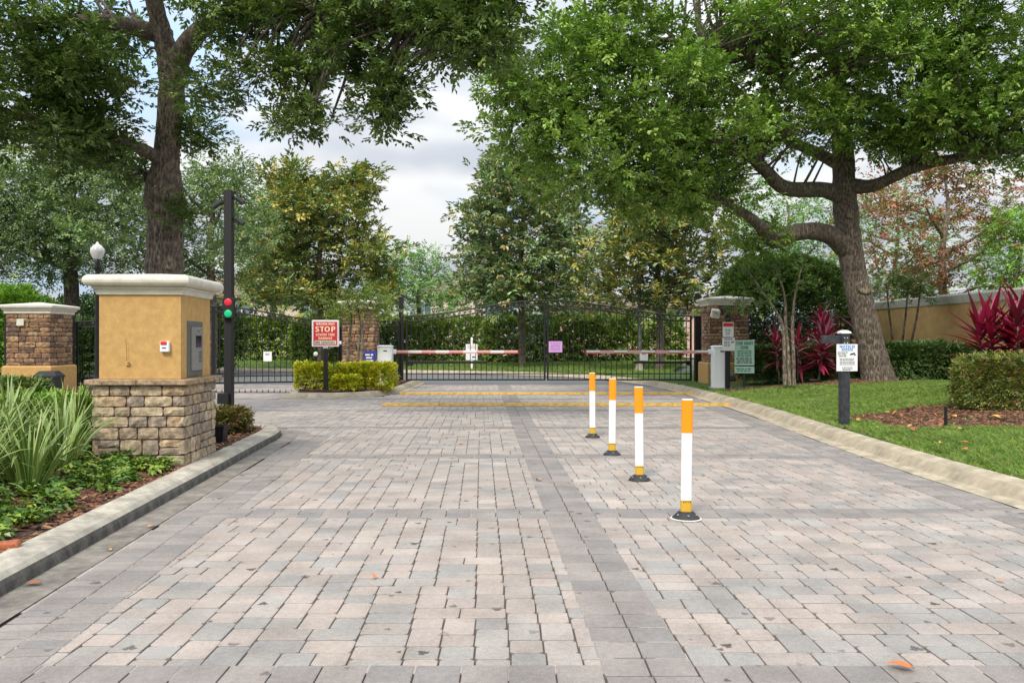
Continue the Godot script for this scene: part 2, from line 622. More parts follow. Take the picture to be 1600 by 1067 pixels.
func materials() -> void:
	var grain := make_tex(512, [[0.25, 1.0], [0.06, 0.7], [0.012, 0.6]], 0.62, 1.0, 3, 1.5)
	TX.grain = itex(grain); TX.grain_n = ntex(grain, 3.0)
	var blotch := make_tex(512, [[0.008, 1.0], [0.04, 0.5], [0.2, 0.35]], 0.5, 1.0, 5, 1.8)
	TX.blotch = itex(blotch); TX.blotch_n = ntex(blotch, 4.0)
	var softi := make_tex(512, [[0.012, 1.0], [0.05, 0.6], [0.25, 0.5]], 0.84, 1.0, 15, 1.5)
	TX.soft = itex(softi); TX.soft_n = ntex(softi, 3.0)
	var staini := make_tex(512, [[0.006, 1.0], [0.03, 0.7], [0.2, 0.5]], 0.66, 1.0, 19, 1.9)
	TX.stain = itex(staini); TX.stain_n = ntex(staini, 3.0)
	var barki := make_tex(512, [[0.035, 1.0, FastNoiseLite.TYPE_CELLULAR], [0.09, 0.5], [0.012, 0.4]], 0.25, 1.0, 9, 2.2)
	TX.bark = itex(barki); TX.bark_n = ntex(barki, 10.0)
	# paver face: grain with drip stains
	var pv := make_tex(1024, [[0.3, 1.0], [0.08, 0.5], [0.006, 0.8]], 0.7, 1.0, 13, 1.5)
	var r := RandomNumberGenerator.new()
	r.seed = 5
	for s in 70:
		var cx := r.randi_range(0, 1023)
		var cy := r.randi_range(0, 1023)
		var rad := r.randf_range(2.5, 9.0)
		var k := r.randf_range(0.5, 0.85)
		for y in range(-14, 15):
			for x in range(-14, 15):
				var an := atan2(y, x)
				var rr := rad * (1.0 + 0.25 * sin(an * 3.0 + s) + 0.15 * sin(an * 7.0 + s * 2))
				var q := sqrt(x * x + y * y)
				if q < rr:
					var xx := (cx + x + 1024) % 1024
					var yy := (cy + y + 1024) % 1024
					var c := pv.get_pixel(xx, yy).r * lerpf(k, 1.0, smoothstep(0.75, 1.0, q / rr))
					pv.set_pixel(xx, yy, Color(c, c, c))
	TX.paver = itex(pv); TX.paver_n = ntex(pv, 2.0)
	M.paver = vmat(0.85, "paver", Vector3.ONE * 0.3, 0.5)
	M.joint = mat(Color8(104, 95, 85), 1.0, "grain", Vector3.ONE * 2.0, 0.8)
	M.asphalt = mat(Color8(128, 130, 132), 0.95, "grain", Vector3.ONE * 0.9, 0.6)
	M.concrete = mat(Color8(196, 190, 176), 0.9, "stain", Vector3.ONE * 0.7, 0.4)
	M.concrete_tan = mat(Color8(198, 186, 162), 0.9, "stain", Vector3.ONE * 0.6, 0.4)
	M.gutter = mat(Color8(146, 140, 132), 0.9, "stain", Vector3.ONE * 0.9, 0.4)
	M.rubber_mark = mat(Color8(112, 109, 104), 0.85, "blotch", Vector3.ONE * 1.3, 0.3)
	M.soil = mat(Color8(78, 60, 46), 1.0, "blotch", Vector3.ONE * 1.5, 1.0)
	M.turf = mat(Color8(92, 122, 50), 1.0, "blotch", Vector3.ONE * 0.8, 0.8)
	M.earth = mat(Color8(104, 112, 76), 1.0, "blotch", Vector3.ONE * 0.1, 0.3)
	M.stucco = mat(Color8(206, 166, 104), 0.9, "soft", Vector3.ONE * 1.4, 0.5)
	M.stucco_wall = mat(Color8(212, 172, 112), 0.92, "soft", Vector3.ONE * 0.4, 0.3)
	M.trim = mat(Color8(226, 222, 208), 0.8, "soft", Vector3.ONE * 0.9, 0.25)
	M.iron = mat(Color8(22, 22, 24), 0.45)
	M.black = mat(Color8(17, 17, 19), 0.6)
	M.post_grey = mat(Color8(66, 70, 78), 0.7, "blotch", Vector3.ONE * 2.0, 0.3)
	M.bark = mat(Color8(172, 156, 140), 1.0, "bark", Vector3(1.6, 0.45, 1.6), 1.0)
	M.bark_pale = mat(Color8(196, 180, 158), 0.95, "bark", Vector3(2.0, 0.5, 2.0), 0.4)
	M.twig = mat(Color8(52, 48, 34), 1.0)
	M.leaf = leafmat()
	M.leaf_gloss = leafmat(0.35, Color(0.3, 0.36, 0.12))
	M.leaf_red = leafmat(0.45, Color(0.5, 0.06, 0.16))
	M.grass = leafmat(0.6, Color(0.5, 0.6, 0.2))
	M.dry = vmat(0.85)
	M.dry.cull_mode = BaseMaterial3D.CULL_DISABLED
	M.white = mat(Color8(236, 237, 238), 0.45)
	M.white_metal = mat(Color8(240, 243, 246), 0.4)
	M.sign_white = mat(Color8(232, 234, 236), 0.5)
	M.steel = mat(Color8(164, 164, 162), 0.4, "soft", Vector3(1, 12, 1), 0.0, 0.4)
	M.red = mat(Color8(205, 40, 48), 0.5)
	M.sign_red = mat(Color8(214, 52, 58), 0.5)
	M.cream = mat(Color8(250, 238, 206), 0.5)
	M.blue = mat(Color8(52, 62, 150), 0.5)
	M.notice_blue = mat(Color8(40, 128, 196), 0.5)
	M.mint = mat(Color8(190, 226, 208), 0.5)
	M.green_ink = mat(Color8(38, 112, 88), 0.6)
	M.ink = mat(Color8(40, 42, 46), 0.6)
	M.pink = mat(Color8(206, 158, 220), 0.6)
	M.orange = mat(Color8(255, 150, 8), 0.45)
	M.yellow_paint = mat(Color8(224, 180, 82), 0.75, "stain", Vector3.ONE * 1.6, 0.4)
	M.amber = mat(Color8(206, 164, 52), 0.35)
	M.glass_dark = mat(Color8(16, 20, 20), 0.1)
	M.lamp_glass = mat(Color8(226, 228, 226), 0.25)
	M.house = mat(Color8(226, 214, 196), 0.9, "soft", Vector3.ONE * 0.3, 0.2)
	M.house_pink = mat(Color8(222, 186, 172), 0.9, "soft", Vector3.ONE * 0.3, 0.2)
	M.roof = mat(Color8(150, 132, 116), 0.9, "blotch", Vector3.ONE * 1.5, 0.6)

# ------------------------------------------------------------------ setting
func ground() -> void:
	var mb := MB.new()
	var s := 450.0
	mb.quad(Vector3(-s, -0.08, s), Vector3(s, -0.08, s), Vector3(s, -0.08, -s), Vector3(-s, -0.08, -s))
	var g := part("ground", mb, M.earth)
	g.set_meta("kind", "structure")
	# road of asphalt beyond the gate
	mb = MB.new()
	mb.quad(Vector3(-40, -0.012, -25.1), Vector3(12, -0.012, -25.1), Vector3(12, -0.012, -41), Vector3(-40, -0.012, -41))
	var a := part("road", mb, M.asphalt)
	a.set_meta("kind", "structure")

# paver block: rounded outline, pillowed edge; w along x, d along z, top at y
func paver_geo(mb: MB, cx: float, cz: float, w: float, d: float, y: float, cut: float, jit: float, fine: bool) -> void:
	var hw := w * 0.5
	var hd := d * 0.5
	var o := []
	var cs := [cut, cut, cut, cut]
	if jit > 0.0:
		for i in 4: cs[i] = cut * rng.randf_range(0.6, 1.6)
	o.append(Vector3(-hw + cs[0], 0, hd)); o.append(Vector3(hw - cs[1], 0, hd))
	o.append(Vector3(hw, 0, hd - cs[1])); o.append(Vector3(hw, 0, -hd + cs[2]))
	o.append(Vector3(hw - cs[2], 0, -hd)); o.append(Vector3(-hw + cs[3], 0, -hd))
	o.append(Vector3(-hw, 0, -hd + cs[3])); o.append(Vector3(-hw, 0, hd - cs[0]))
	var ce := Vector3(cx, y, cz)
	var outer := []
	var mid := []
	var top := []
	for p in o:
		var q: Vector3 = p + Vector3(rng.randf_range(-jit, jit), 0, rng.randf_range(-jit, jit))
		outer.append(ce + q + Vector3(0, -0.022, 0))
		mid.append(ce + Vector3(q.x * (1.0 - 0.001 / hw), -0.0016, q.z * (1.0 - 0.001 / hd)))
		top.append(ce + Vector3(q.x * (1.0 - 0.004 / hw), 0, q.z * (1.0 - 0.004 / hd)))
	for i in 8:
		mb.quad(outer[i], outer[(i + 1) % 8], mid[(i + 1) % 8], mid[i])
	for i in 8:
		var j := (i + 1) % 8
		if fine: mb.quad(mid[i], mid[j], top[j], top[i])
		else: mb.quad(mid[i], mid[j], top[j], top[i])
	for i in range(1, 7):
		mb.tri(top[0], top[i], top[i + 1])

func inside_drive(x: float, z: float) -> bool:
	if z < 2.6 or z > 25.15: return false
	if x > road_right(z) - 0.2: return false
	if z < 11.9: return x > road_left(z) + 0.2
	if z < 12.6 and x < -3.3: return false
	if x < -11.0: return false
	if z > 19.2 and x < -9.6: return false
	# median bed
	if z > 19.4 and x < -2.95 and x > -5.2 and z > 19.4 + absf(x + 4.0) * 0.4: return false
	return true

func pavement() -> void:
	var drive := structure("driveway")
	var mb := MB.new()
	mb.quad(Vector3(-12, -0.008, -2), Vector3(5, -0.008, -2), Vector3(5, -0.008, -25.3), Vector3(-12, -0.008, -25.3))
	part("joint_sand", mb, M.joint, drive)
	var skew := -48.0 / F
	var tones := [lin(194, 182, 174), lin(191, 179, 172), lin(190, 181, 175), lin(198, 186, 177), lin(185, 179, 174), lin(182, 176, 171), lin(188, 178, 171), lin(194, 181, 172)]
	var fn := FastNoiseLite.new()
	fn.seed = 4
	fn.frequency = 0.35
	var u := 0.147
	var hu := u * 0.5
	# random packing of square and oblong blocks on a half-unit grid
	var z0 := 2.55
	var nx := 216
	var nz := 310
	var x0 := -11.2
	var occ := PackedByteArray()
	occ.resize(nx * (nz + 4))
	var cand := []
	for r in nz:
		var i := 0
		while i < nx:
			if occ[r * nx + i] == 1:
				i += 1
				continue
			var L := 0
			while i + L < nx and occ[r * nx + i + L] == 0: L += 1
			var w := 2
			if L == 3: w = 3
			elif L == 2: w = 2
			elif L != 4 and rng.randf() < 0.42: w = 3
			if L == 1: w = 1
			var d := 2
			if w == 2 and rng.randf() < 0.36: d = 3
			for a in d:
				for b in w:
					occ[(r + a) * nx + i + b] = 1
			cand.append([x0 + (i + w * 0.5) * hu, z0 + (r + d * 0.5) * hu, w * hu, d * hu])
			i += w
	var near := []
	var far := MB.new()
	for p in cand:
		var z: float = p[1]
		var x: float = p[0] - skew * -z * 0.0 + skew * z
		# the pattern follows the road, which runs a little to the left
		if not inside_drive(x, z): continue
		var bx := x - (0.665 + skew * z) 
		if absf(bx) + p[2] * 0.5 < 0.186: continue
		var cb := fmod(z - 3.28 + 31.5, 3.15)
		if cb > 3.15: cb -= 3.15
		var off := cb + 0.09 if cb < 1.5 else cb - 3.15 + 0.09
		if absf(off) + p[3] * 0.5 < 0.17: continue
		var k: float = 1.0 + fn.get_noise_2d(x, z) * 0.16
		var t: Color = tones[rng.randi() % tones.size()]
		if rng.randf() < 0.08: t = lin(175, 172, 169)
		t = t * k * rng.randf_range(0.84, 1.0)
		var px := CX + x / z * F
		var vis := px > -60 and px < 1660
		near.append([z, x, p[2], p[3], t, vis])
	near.sort_custom(func(a, b): return a[0] < b[0])
	# shared block shapes and tints for the ones that show largest
	var shapes := {}
	var tint := []
	for i in 10:
		var m: StandardMaterial3D = M.paver.duplicate()
		var c: Color = tones[i % tones.size()] if i < 8 else lin(175, 172, 169)
		m.albedo_color = (c * rng.randf_range(0.85, 0.97)).linear_to_srgb()
		tint.append(m)
	var done := 0
	var rest := structure_child(drive)
	for p in near:
		var y := rng.randf_range(-0.0015, 0.0015)
		var w: float = p[2] - 0.005
		var d: float = p[3] - 0.005
		if done < 300 and p[5] and p[0] > 3.0:
			var key := "%d_%d_%d" % [int(w * 1000), int(d * 1000), rng.randi() % 4]
			if not shapes.has(key):
				var sm := MB.new()
				paver_geo(sm, 0, 0, w, d, 0, 0.011, 0.0015, true)
				shapes[key] = sm.mesh()
			var o := part("paver", shapes[key], tint[rng.randi() % 10], drive)
			o.position = Vector3(p[1], y, -p[0])
			done += 1
		else:
			far.col = p[4]
			paver_geo(far, p[1], -p[0], w, d, y, 0.010, 0.0012 if p[0] < 12 else 0.0, p[0] < 9)
	var fp := part("paver_field", far, M.paver, drive)
	fp.set_meta("kind", "stuff")
	# centre band of square slabs, two wide, and cross bands
	var slabs := []
	var s := 0.186
	var zz := 2.6
	while zz < 25.0:
		for k in 2:
			slabs.append([0.665 + skew * zz + (k - 0.5) * s, zz, 0.0032])
		zz += s
	for b in 8:
		for rr in 2:
			var zc := 3.28 + b * 3.15 - 0.09 + rr * s * 0.0 + (rr - 0.5) * s * 0.9
			var mid := 0.665 + skew * zc
			for k in range(-62, 24):
				var x := mid + s * (k + (0.5 if k < 0 else 1.5) - (1.0 if k < 0 else 0.0))
				if inside_drive(x, zc): slabs.append([x, zc, 0.0024])
	var sg := [lin(160, 153, 149), lin(154, 148, 145), lin(166, 158, 153), lin(150, 146, 144)]
	slabs.sort_custom(func(a, b): return a[1] < b[1])
	var smats := []
	for c in sg:
		var m: StandardMaterial3D = M.paver.duplicate()
		m.albedo_color = c.linear_to_srgb()
		smats.append(m)
	var sms := []
	for i in 3:
		var sm := MB.new()
		paver_geo(sm, 0, 0, s - 0.005, s * 0.985 - 0.005, 0, 0.006, 0.001, true)
		sms.append(sm.mesh())
	var fs := MB.new()
	done = 0
	for q in slabs:
		var px: float = CX + q[0] / q[1] * F
		if done < 200 and px > -50 and px < 1650 and q[1] > 3.0:
			var o := part("slab", sms[rng.randi() % 3], smats[rng.randi() % 4], drive)
			o.position = Vector3(q[0], q[2] + rng.randf_range(-0.0008, 0.0008), -q[1])
			done += 1
		else:
			fs.col = sg[rng.randi() % 4] * rng.randf_range(0.93, 1.05)
			paver_geo(fs, q[0], -q[1], s - 0.005, s * 0.985 - 0.005, q[2], 0.006, 0.0, false)
	var fpp := part("slab_field", fs, M.paver, drive)
	fpp.set_meta("kind", "stuff")
	# two soldier courses along each kerb
	var bm := MB.new()
	paver_geo(bm, 0, 0, 0.194, 0.0925, 0, 0.005, 0.0008, true)
	var bmesh := bm.mesh()
	var bf := MB.new()
	var nb := 0
	for side in [0, 1]:
		var z := 2.6
		while z < (11.6 if side == 0 else 25.0):
			for k in 2:
				var x: float
				var ang: float
				if side == 0:
					x = road_left(z) + 0.24 + 0.1 + k * 0.2
					ang = 0.075
				else:
					x = road_right(z) - 0.22 - 0.1 - k * 0.2
					ang = -(road_right(z + 0.2) - road_right(z - 0.2)) / 0.4
				var px := CX + x / z * F
				if nb < 230 and px > -30 and px < 1630 and z > 2.9:
					var o := part("border_brick", bmesh, smats[rng.randi() % 4], drive)
					o.position = Vector3(x, 0.0045 + rng.randf_range(-0.0008, 0.0008), -z)
					o.rotation.y = ang
					nb += 1
				else:
					bf.col = sg[rng.randi() % 4]
					bf.xf = Transform3D(Basis(Vector3.UP, ang), Vector3(x, 0.0045, -z))
					paver_geo(bf, 0, 0, 0.194, 0.0925, 0, 0.005, 0.0, false)
			z += 0.1
	var bff := part("border_brick_field", bf, M.paver, drive)
	bff.set_meta("kind", "stuff")
	# the curved courses round the nose of the island
	var nose := MB.new()
	for ring in 2:
		for k in 26:
			var an := -0.1 + 2.0 * k / 25.0
			var rad := 0.62 + ring * 0.2
			nose.col = sg[rng.randi() % 4]
			var pos := Vector3(-3.72 + cos(an) * rad, 0.005, -11.55 - sin(an) * rad)
			nose.xf = Transform3D(Basis(Vector3.UP, an), pos)
			paver_geo(nose, 0, 0, 0.196, 0.07 + ring * 0.01, 0, 0.005, 0.0, false)
	var nn := part("border_brick_curve", nose, M.paver, drive)
	nn.set_meta("kind", "stuff")

func structure_child(_p: Node) -> Node:
	return null

func kerb_run(called: String, pts: Array, prof: Array, m: Material, per_section := 10, face_m: Material = null, face_prof := []) -> void:
	var k := structure(called)
	var path := smooth_path(pts, 6)
	var i := 0
	while i < path.size() - 1:
		var j := mini(i + per_section, path.size() - 1)
		# a narrow joint between castings
		var seg := []
		for q in range(i, j + 1): seg.append(path[q])
		if seg.size() >= 2:
			seg[0] = seg[0].lerp(seg[1], 0.006)
			seg[seg.size() - 1] = seg[seg.size() - 1].lerp(seg[seg.size() - 2], 0.006)
			var mb := MB.new()
			sweep(mb, seg, prof)
			part("kerb_section", mb, m, k)
			if face_m != null:
				var fb := MB.new()
				sweep(fb, seg, face_prof)
				part("tyre_marked_face", fb, face_m, k)
		i = j

func kerbs() -> void:
	# left kerb runs away from the camera; road on its right
	var pl := []
	for z in [2.6, 4.3, 6.0, 7.6, 9.2, 10.4]: pl.append(Vector3(road_left(z), 0, -z))
	pl.append(Vector3(-3.12, 0, -11.2)); pl.append(Vector3(-3.25, 0, -11.75)); pl.append(Vector3(-3.6, 0, -12.15)); pl.append(Vector3(-4.2, 0, -12.4)); pl.append(Vector3(-6.0, 0, -12.6)); pl.append(Vector3(-11.0, 0, -12.7))
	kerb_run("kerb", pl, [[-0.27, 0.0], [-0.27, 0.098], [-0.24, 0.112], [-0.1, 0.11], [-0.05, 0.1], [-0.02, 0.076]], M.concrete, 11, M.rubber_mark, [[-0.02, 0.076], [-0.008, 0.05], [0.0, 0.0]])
	var gl := structure("gutter")
	var gb := MB.new()
	sweep(gb, smooth_path(pl, 6), [[0.0, 0.004], [0.22, 0.0055]])
	part("gutter_strip", gb, M.gutter, gl)
	# right kerb, rolled
	var pr := []
	for z in [2.4, 6.0, 9.0, 12.0, 15.0, 18.0, 21.0, 23.5, 26.0, 28.2]: pr.append(Vector3(road_right(z), 0, -z))
	for q in [[2.0, 31.0], [-1.0, 33.2], [-5.0, 34.8], [-12.0, 37.0], [-25.0, 40.0]]: pr.append(Vector3(q[0], 0, -q[1]))
	pr.reverse()
	kerb_run("kerb", pr, [[-0.3, 0.0], [-0.3, 0.1], [-0.26, 0.118], [-0.16, 0.115], [-0.09, 0.095], [-0.04, 0.05], [0.0, 0.006], [0.2, 0.005]], M.concrete_tan, 9)
	# median kerb
	var pm := [Vector3(-5.35, 0, -26.5), Vector3(-5.45, 0, -23.0), Vector3(-5.4, 0, -20.2), Vector3(-5.0, 0, -19.3), Vector3(-4.2, 0, -19.2), Vector3(-3.4, 0, -19.7), Vector3(-2.95, 0, -21.2), Vector3(-2.85, 0, -23.5), Vector3(-2.85, 0, -26.3)]
	kerb_run("kerb", pm, [[-0.25, 0.0], [-0.25, 0.1], [-0.2, 0.115], [-0.08, 0.1], [-0.02, 0.04], [0.0, 0.005], [0.12, 0.005]], M.concrete_tan, 9)
	# kerb of the far-left bed
	kerb_run("kerb", [Vector3(-16, 0, -18.6), Vector3(-11.5, 0, -18.8), Vector3(-10.0, 0, -19.2), Vector3(-9.55, 0, -20.2), Vector3(-9.5, 0, -22.0), Vector3(-9.5, 0, -26.0)], [[-0.25, 0.1], [-0.2, 0.115], [-0.06, 0.11], [0.0, 0.0]], M.concrete, 9)
	# raised yellow speed bumps
	for q in [[17.0, 597.0, 1140.0, "yellow speed bump across the lane, the longer one before the barrier arms"], [20.6, 625.0, 1088.0, "yellow speed bump across the lane, the shorter one close to the gate"]]:
		var xa := px_x(q[1], q[0])
		var xb := px_x(q[2], q[0])
		var t := thing("speed_bump", q[3], "speed bump", Vector3((xa + xb) * 0.5, 0.004, -q[0]), 0.0, "yellow speed bumps")
		var n := 6
		var w := (xb - xa) / n
		for i in n:
			var mb := MB.new()
			var x := -(xb - xa) * 0.5 + w * (i + 0.5)
			mb.xf = Transform3D(Basis(), Vector3(x, 0, 0))
			mb.loft([[w * 0.498, 0.16, 0.0], [w * 0.498, 0.15, 0.012], [w * 0.495, 0.09, 0.042], [w * 0.494, 0.04, 0.05]])
			part("bump_segment", mb, M.yellow_paint, t)
	# spike strip in the other lane
	var sp := thing("spike_strip", "row of small black tyre spikes set across the exit lane", "spike strip", Vector3(px_x(405, 21.3), 0.0, -21.3))
	var bb := MB.new()
	bb.box(Vector3(0, 0.006, 0), Vector3(3.9, 0.014, 0.2), 0.004)
	part("base_plate", bb, M.iron, sp)
	var sk := MB.new()
	sk.tri(Vector3(-0.012, 0, 0.03), Vector3(0.012, 0, 0.03), Vector3(0.0, 0.09, -0.03))
	sk.tri(Vector3(0.012, 0, 0.03), Vector3(0.012, 0, -0.04), Vector3(0, 0.09, -0.03))
	sk.tri(Vector3(-0.012, 0, -0.04), Vector3(-0.012, 0, 0.03), Vector3(0, 0.09, -0.03))
	sk.tri(Vector3(0.012, 0, -0.04), Vector3(-0.012, 0, -0.04), Vector3(0, 0.09, -0.03))
	var skm := sk.mesh()
	for i in 26:
		var o := part("spike", skm, M.iron, sp)
		o.position = Vector3(-1.85 + i * 0.148, 0.012, 0)

func bed(called: String, outline: Array, hgt: float, m: Material, bulge: float) -> Node3D:
	# outline on the ground -> a low mound
	var s := structure(called)
	var ce := Vector3.ZERO
	for p in outline: ce += p
	ce /= outline.size()
	var rows := []
	for k in 6:
		var f := 1.0 - k / 5.0
		var row := []
		for p in outline:
			var q: Vector3 = ce.lerp(p, f)
			q.y = hgt + bulge * (1.0 - f * f)
			row.append(q)
		rows.append(row)
	var mb := MB.new()
	mb.grid(rows, true, false)
	var o := part("soil", mb, m, s)
	# keep the faces up
	return s

func lawns() -> void:
	# lawn on the right
	var l := structure("lawn")
	var rows := []
	for i in 60:
		var z := 2.4 + i * 0.46
		var row := []
		for j in 26:
			var x := road_right(z) + 0.26 + pow(j / 25.0, 1.3) * 12.0
			row.append(Vector3(x, lawn_h(x, z) - (0.03 if j == 0 else 0.0), -z))
		rows.append(row)
	var mb := MB.new()
	mb.grid(rows, false, false)
	part("turf", mb, M.turf, l)
	var pal := [lin(118, 150, 60), lin(100, 136, 50), lin(140, 164, 76), lin(86, 120, 46), lin(142, 148, 80)]
	var gm := MB.new()
	var r := RandomNumberGenerator.new()
	r.seed = 3
	for i in 9:
		var an := r.randf() * TAU
		var p := Vector3(cos(an), 0, sin(an)) * r.randf() * 0.035
		var dir := Vector3(r.randf_range(-0.7, 0.7), 1, r.randf_range(-0.7, 0.7)).normalized()
		var side := dir.cross(Vector3(cos(an), 0.1, sin(an))).normalized() * 0.0035
		var L := r.randf_range(0.035, 0.075)
		var t := r.randf_range(0.75, 1.2)
		gm.col = Color(t, t, t)
		gm.quad(p - side, p + side, p + side * 0.7 + dir * L * 0.6, p - side * 0.7 + dir * L * 0.6)
		gm.tri(p - side * 0.7 + dir * L * 0.6, p + side * 0.7 + dir * L * 0.6, p + dir * L + Vector3(dir.x, -0.4, dir.z) * L * 0.3)
	var tuft := gm.mesh()
	var xfs := []
	var cols := []
	var fn := FastNoiseLite.new()
	fn.seed = 8
	fn.frequency = 0.5
	while xfs.size() < 42000:
		var z := 6.0 + 18.0 * rng.randf() * (0.55 + 0.45 * rng.randf())
		var x := road_right(z) + 0.27 + 6.2 * rng.randf()
		if in_mulch(x, z): continue
		if x - road_right(z) < 0.42 and rng.randf() < 0.35: continue
		xfs.append(Transform3D(rnd_basis(rng.randf_range(0.7, 1.25), 0.25), Vector3(x, lawn_h(x, z) - 0.005, -z)))
		var k := 1.0 + fn.get_noise_2d(x * 2.0, z * 2.0) * 0.3
		cols.append(pick(pal) * k)
	var g := scatter("grass", tuft, xfs, cols, M.grass, l)
	g.set_meta("kind", "stuff")
	# mulch bed in front of the near hedge and along the fence
	mulch_chips("mulch", 5200, func():
		var z := 8.0 + rng.randf() * 12.5
		var x := 5.2 + rng.randf() * 5.0
		return Vector3(x, lawn_h(x, z) + 0.004, -z) if in_mulch(x, z) else null)
	# lawn beyond the gate
	var fl := structure("lawn")
	var path := []
	for q in [[5.0, 27.5], [3.75, 28.6], [2.25, 31.2], [-0.9, 33.5], [-5.0, 35.1], [-12.0, 37.3], [-25.0, 40.3], [-40, 43]]: path.append(Vector3(q[0], 0.1, -q[1]))
	path = smooth_path(path, 4)
	rows = []
	for p in path:
		var row := []
		for j in 6:
			row.append(p + Vector3(j * 0.9, 0.03 * j, -j * 3.6))
		rows.append(row)
	mb = MB.new()
	mb.grid(rows, false, true)
	part("turf", mb, M.turf, fl)
	xfs = []; cols = []
	for i in 15000:
		var p: Vector3 = path[rng.randi() % path.size()].lerp(path[mini(rng.randi() % path.size(), path.size() - 1)], 0.0)
		var k := rng.randi() % (path.size() - 1)
		p = path[k].lerp(path[k + 1], rng.randf())
		var j := rng.randf() * 4.8
		xfs.append(Transform3D(rnd_basis(rng.randf_range(1.2, 2.0), 0.25), p + Vector3(j * 0.9, 0.03 * j, -j * 3.6)))
		cols.append(pick(pal))
	g = scatter("grass", tuft, xfs, cols, M.grass, fl)
	g.set_meta("kind", "stuff")

func in_mulch(x: float, z: float) -> bool:
	# under the near hedge, and a strip along the back hedge
	var a := Vector2((x - 7.2) / 1.9, (z - 12.1) / 1.7).length() < 1.0 + 0.12 * sin(x * 5.0) + 0.1 * sin(z * 4.0)
	var b := z > 19.6 + 0.25 * sin(x * 1.3) and x > 5.0
	return a or b

func mulch_chips(called: String, count: int, where: Callable) -> void:
	var cm := MB.new()
	cm.xf = Transform3D(Basis(Vector3(0, 1, 0), 0.3), Vector3.ZERO)
	cm.box(Vector3(0, 0, 0), Vector3(0.05, 0.006, 0.018), 0.0)
	cm.xf = Transform3D(Basis(Vector3(0.2, 1, 0).normalized(), 1.6), Vector3(0.02, 0.006, 0.015))
	cm.box(Vector3(0, 0, 0), Vector3(0.036, 0.005, 0.012), 0.0)
	var xfs := []
	var cols := []
	var pal := [lin(112, 74, 56), lin(84, 58, 46), lin(138, 98, 74), lin(66, 48, 40), lin(156, 118, 92)]
	var tries := 0
	while xfs.size() < count and tries < count * 6:
		tries += 1
		var p = where.call()
		if p == null: continue
		xfs.append(Transform3D(rnd_basis(rng.randf_range(0.7, 1.7), 0.35), p + Vector3(0, 0.008, 0)))
		cols.append(pick(pal))
	var o := scatter(called, cm.mesh(), xfs, cols, M.dry, self)
	o.set_meta("kind", "stuff")
	o.set_meta("label", "brown bark mulch with chips covering the planting bed")
	o.set_meta("category", "mulch")

# ------------------------------------------------------------------ masonry
func unit_stone(sd: int) -> ArrayMesh:
	var r := RandomNumberGenerator.new()
	r.seed = sd
	var mb := MB.new()
	var nx := 5
	var ny := 4
	var g := []
	for j in ny:
		var row := []
		for i in nx:
			var u := i / float(nx - 1) - 0.5
			var w := j / float(ny - 1) - 0.5
			var edge := i == 0 or j == 0 or i == nx - 1 or j == ny - 1
			var corner := (i == 0 or i == nx - 1) and (j == 0 or j == ny - 1)
			var z := 0.5 - r.randf() * 0.18
			var p := Vector3(u + r.randf_range(-0.05, 0.05), w + r.randf_range(-0.05, 0.05), z)
			if edge:
				p = Vector3(u * (0.92 if corner else 0.985) + r.randf_range(-0.012, 0.012), w * (0.9 if corner else 0.97) + r.randf_range(-0.02, 0.02), 0.3 + r.randf_range(-0.07, 0.07))
			row.append(p)
		g.append(row)
	for j in ny - 1:
		for i in nx - 1:
			mb.quad(g[j][i], g[j][i + 1], g[j + 1][i + 1], g[j + 1][i])
	var ring := []
	for i in nx: ring.append(g[0][i])
	for j in range(1, ny): ring.append(g[j][nx - 1])
	for i in range(nx - 2, -1, -1): ring.append(g[ny - 1][i])
	for j in range(ny - 2, 0, -1): ring.append(g[j][0])
	for k in ring.size():
		var a: Vector3 = ring[k]
		var b: Vector3 = ring[(k + 1) % ring.size()]
		mb.quad(Vector3(a.x, a.y, -0.5), Vector3(b.x, b.y, -0.5), b, a)
	return mb.mesh()

var stones := []
func stone_faces(t: Node, hw: float, hd: float, y0: float, y1: float, rowh: Array, lens: Array, mats: Array, depth: float) -> void:
	if stones.is_empty():
		for i in 10: stones.append(unit_stone(100 + i))
	var y := y0
	var row := 0
	while y < y1 - 0.02:
		var h: float = rng.randf_range(rowh[0], rowh[1])
		if y1 - y - h < rowh[0] * 0.7: h = y1 - y
		for face in 4:
			var half: float = (hw if face % 2 == 0 else hd)
			var full := half + (depth * 0.8 if (face + row) % 2 == 0 else 0.0)
			var bas := Basis(Vector3.UP, face * PI * 0.5)
			var off := hd if face % 2 == 0 else hw
			var x := -full
			while x < full - 0.01:
				var w := rng.randf_range(lens[0], lens[1])
				if full - x - w < lens[0] * 0.6: w = full - x
				# now and then two thin stones share one course
				var split: bool = h > rowh[1] * 0.8 and rng.randf() < 0.25
				for q in (2 if split else 1):
					var hh := h * 0.5 if split else h
					var o := part("stone", stones[rng.randi() % 10], mats[rng.randi() % mats.size()], t)
					var dd := depth * rng.randf_range(0.85, 1.25)
					var b := bas * Basis.from_scale(Vector3(w - 0.008, hh - 0.008, dd * 2.0))
					o.transform = Transform3D(b, bas * Vector3(x + w * 0.5, y + hh * (q + 0.5), off))
				x += w
		y += h
		row += 1

func stone_mats(cols: Array) -> Array:
	var out := []
	for c in cols: out.append(mat(c, 0.95, "blotch", Vector3.ONE * 2.2, 0.9))
	return out

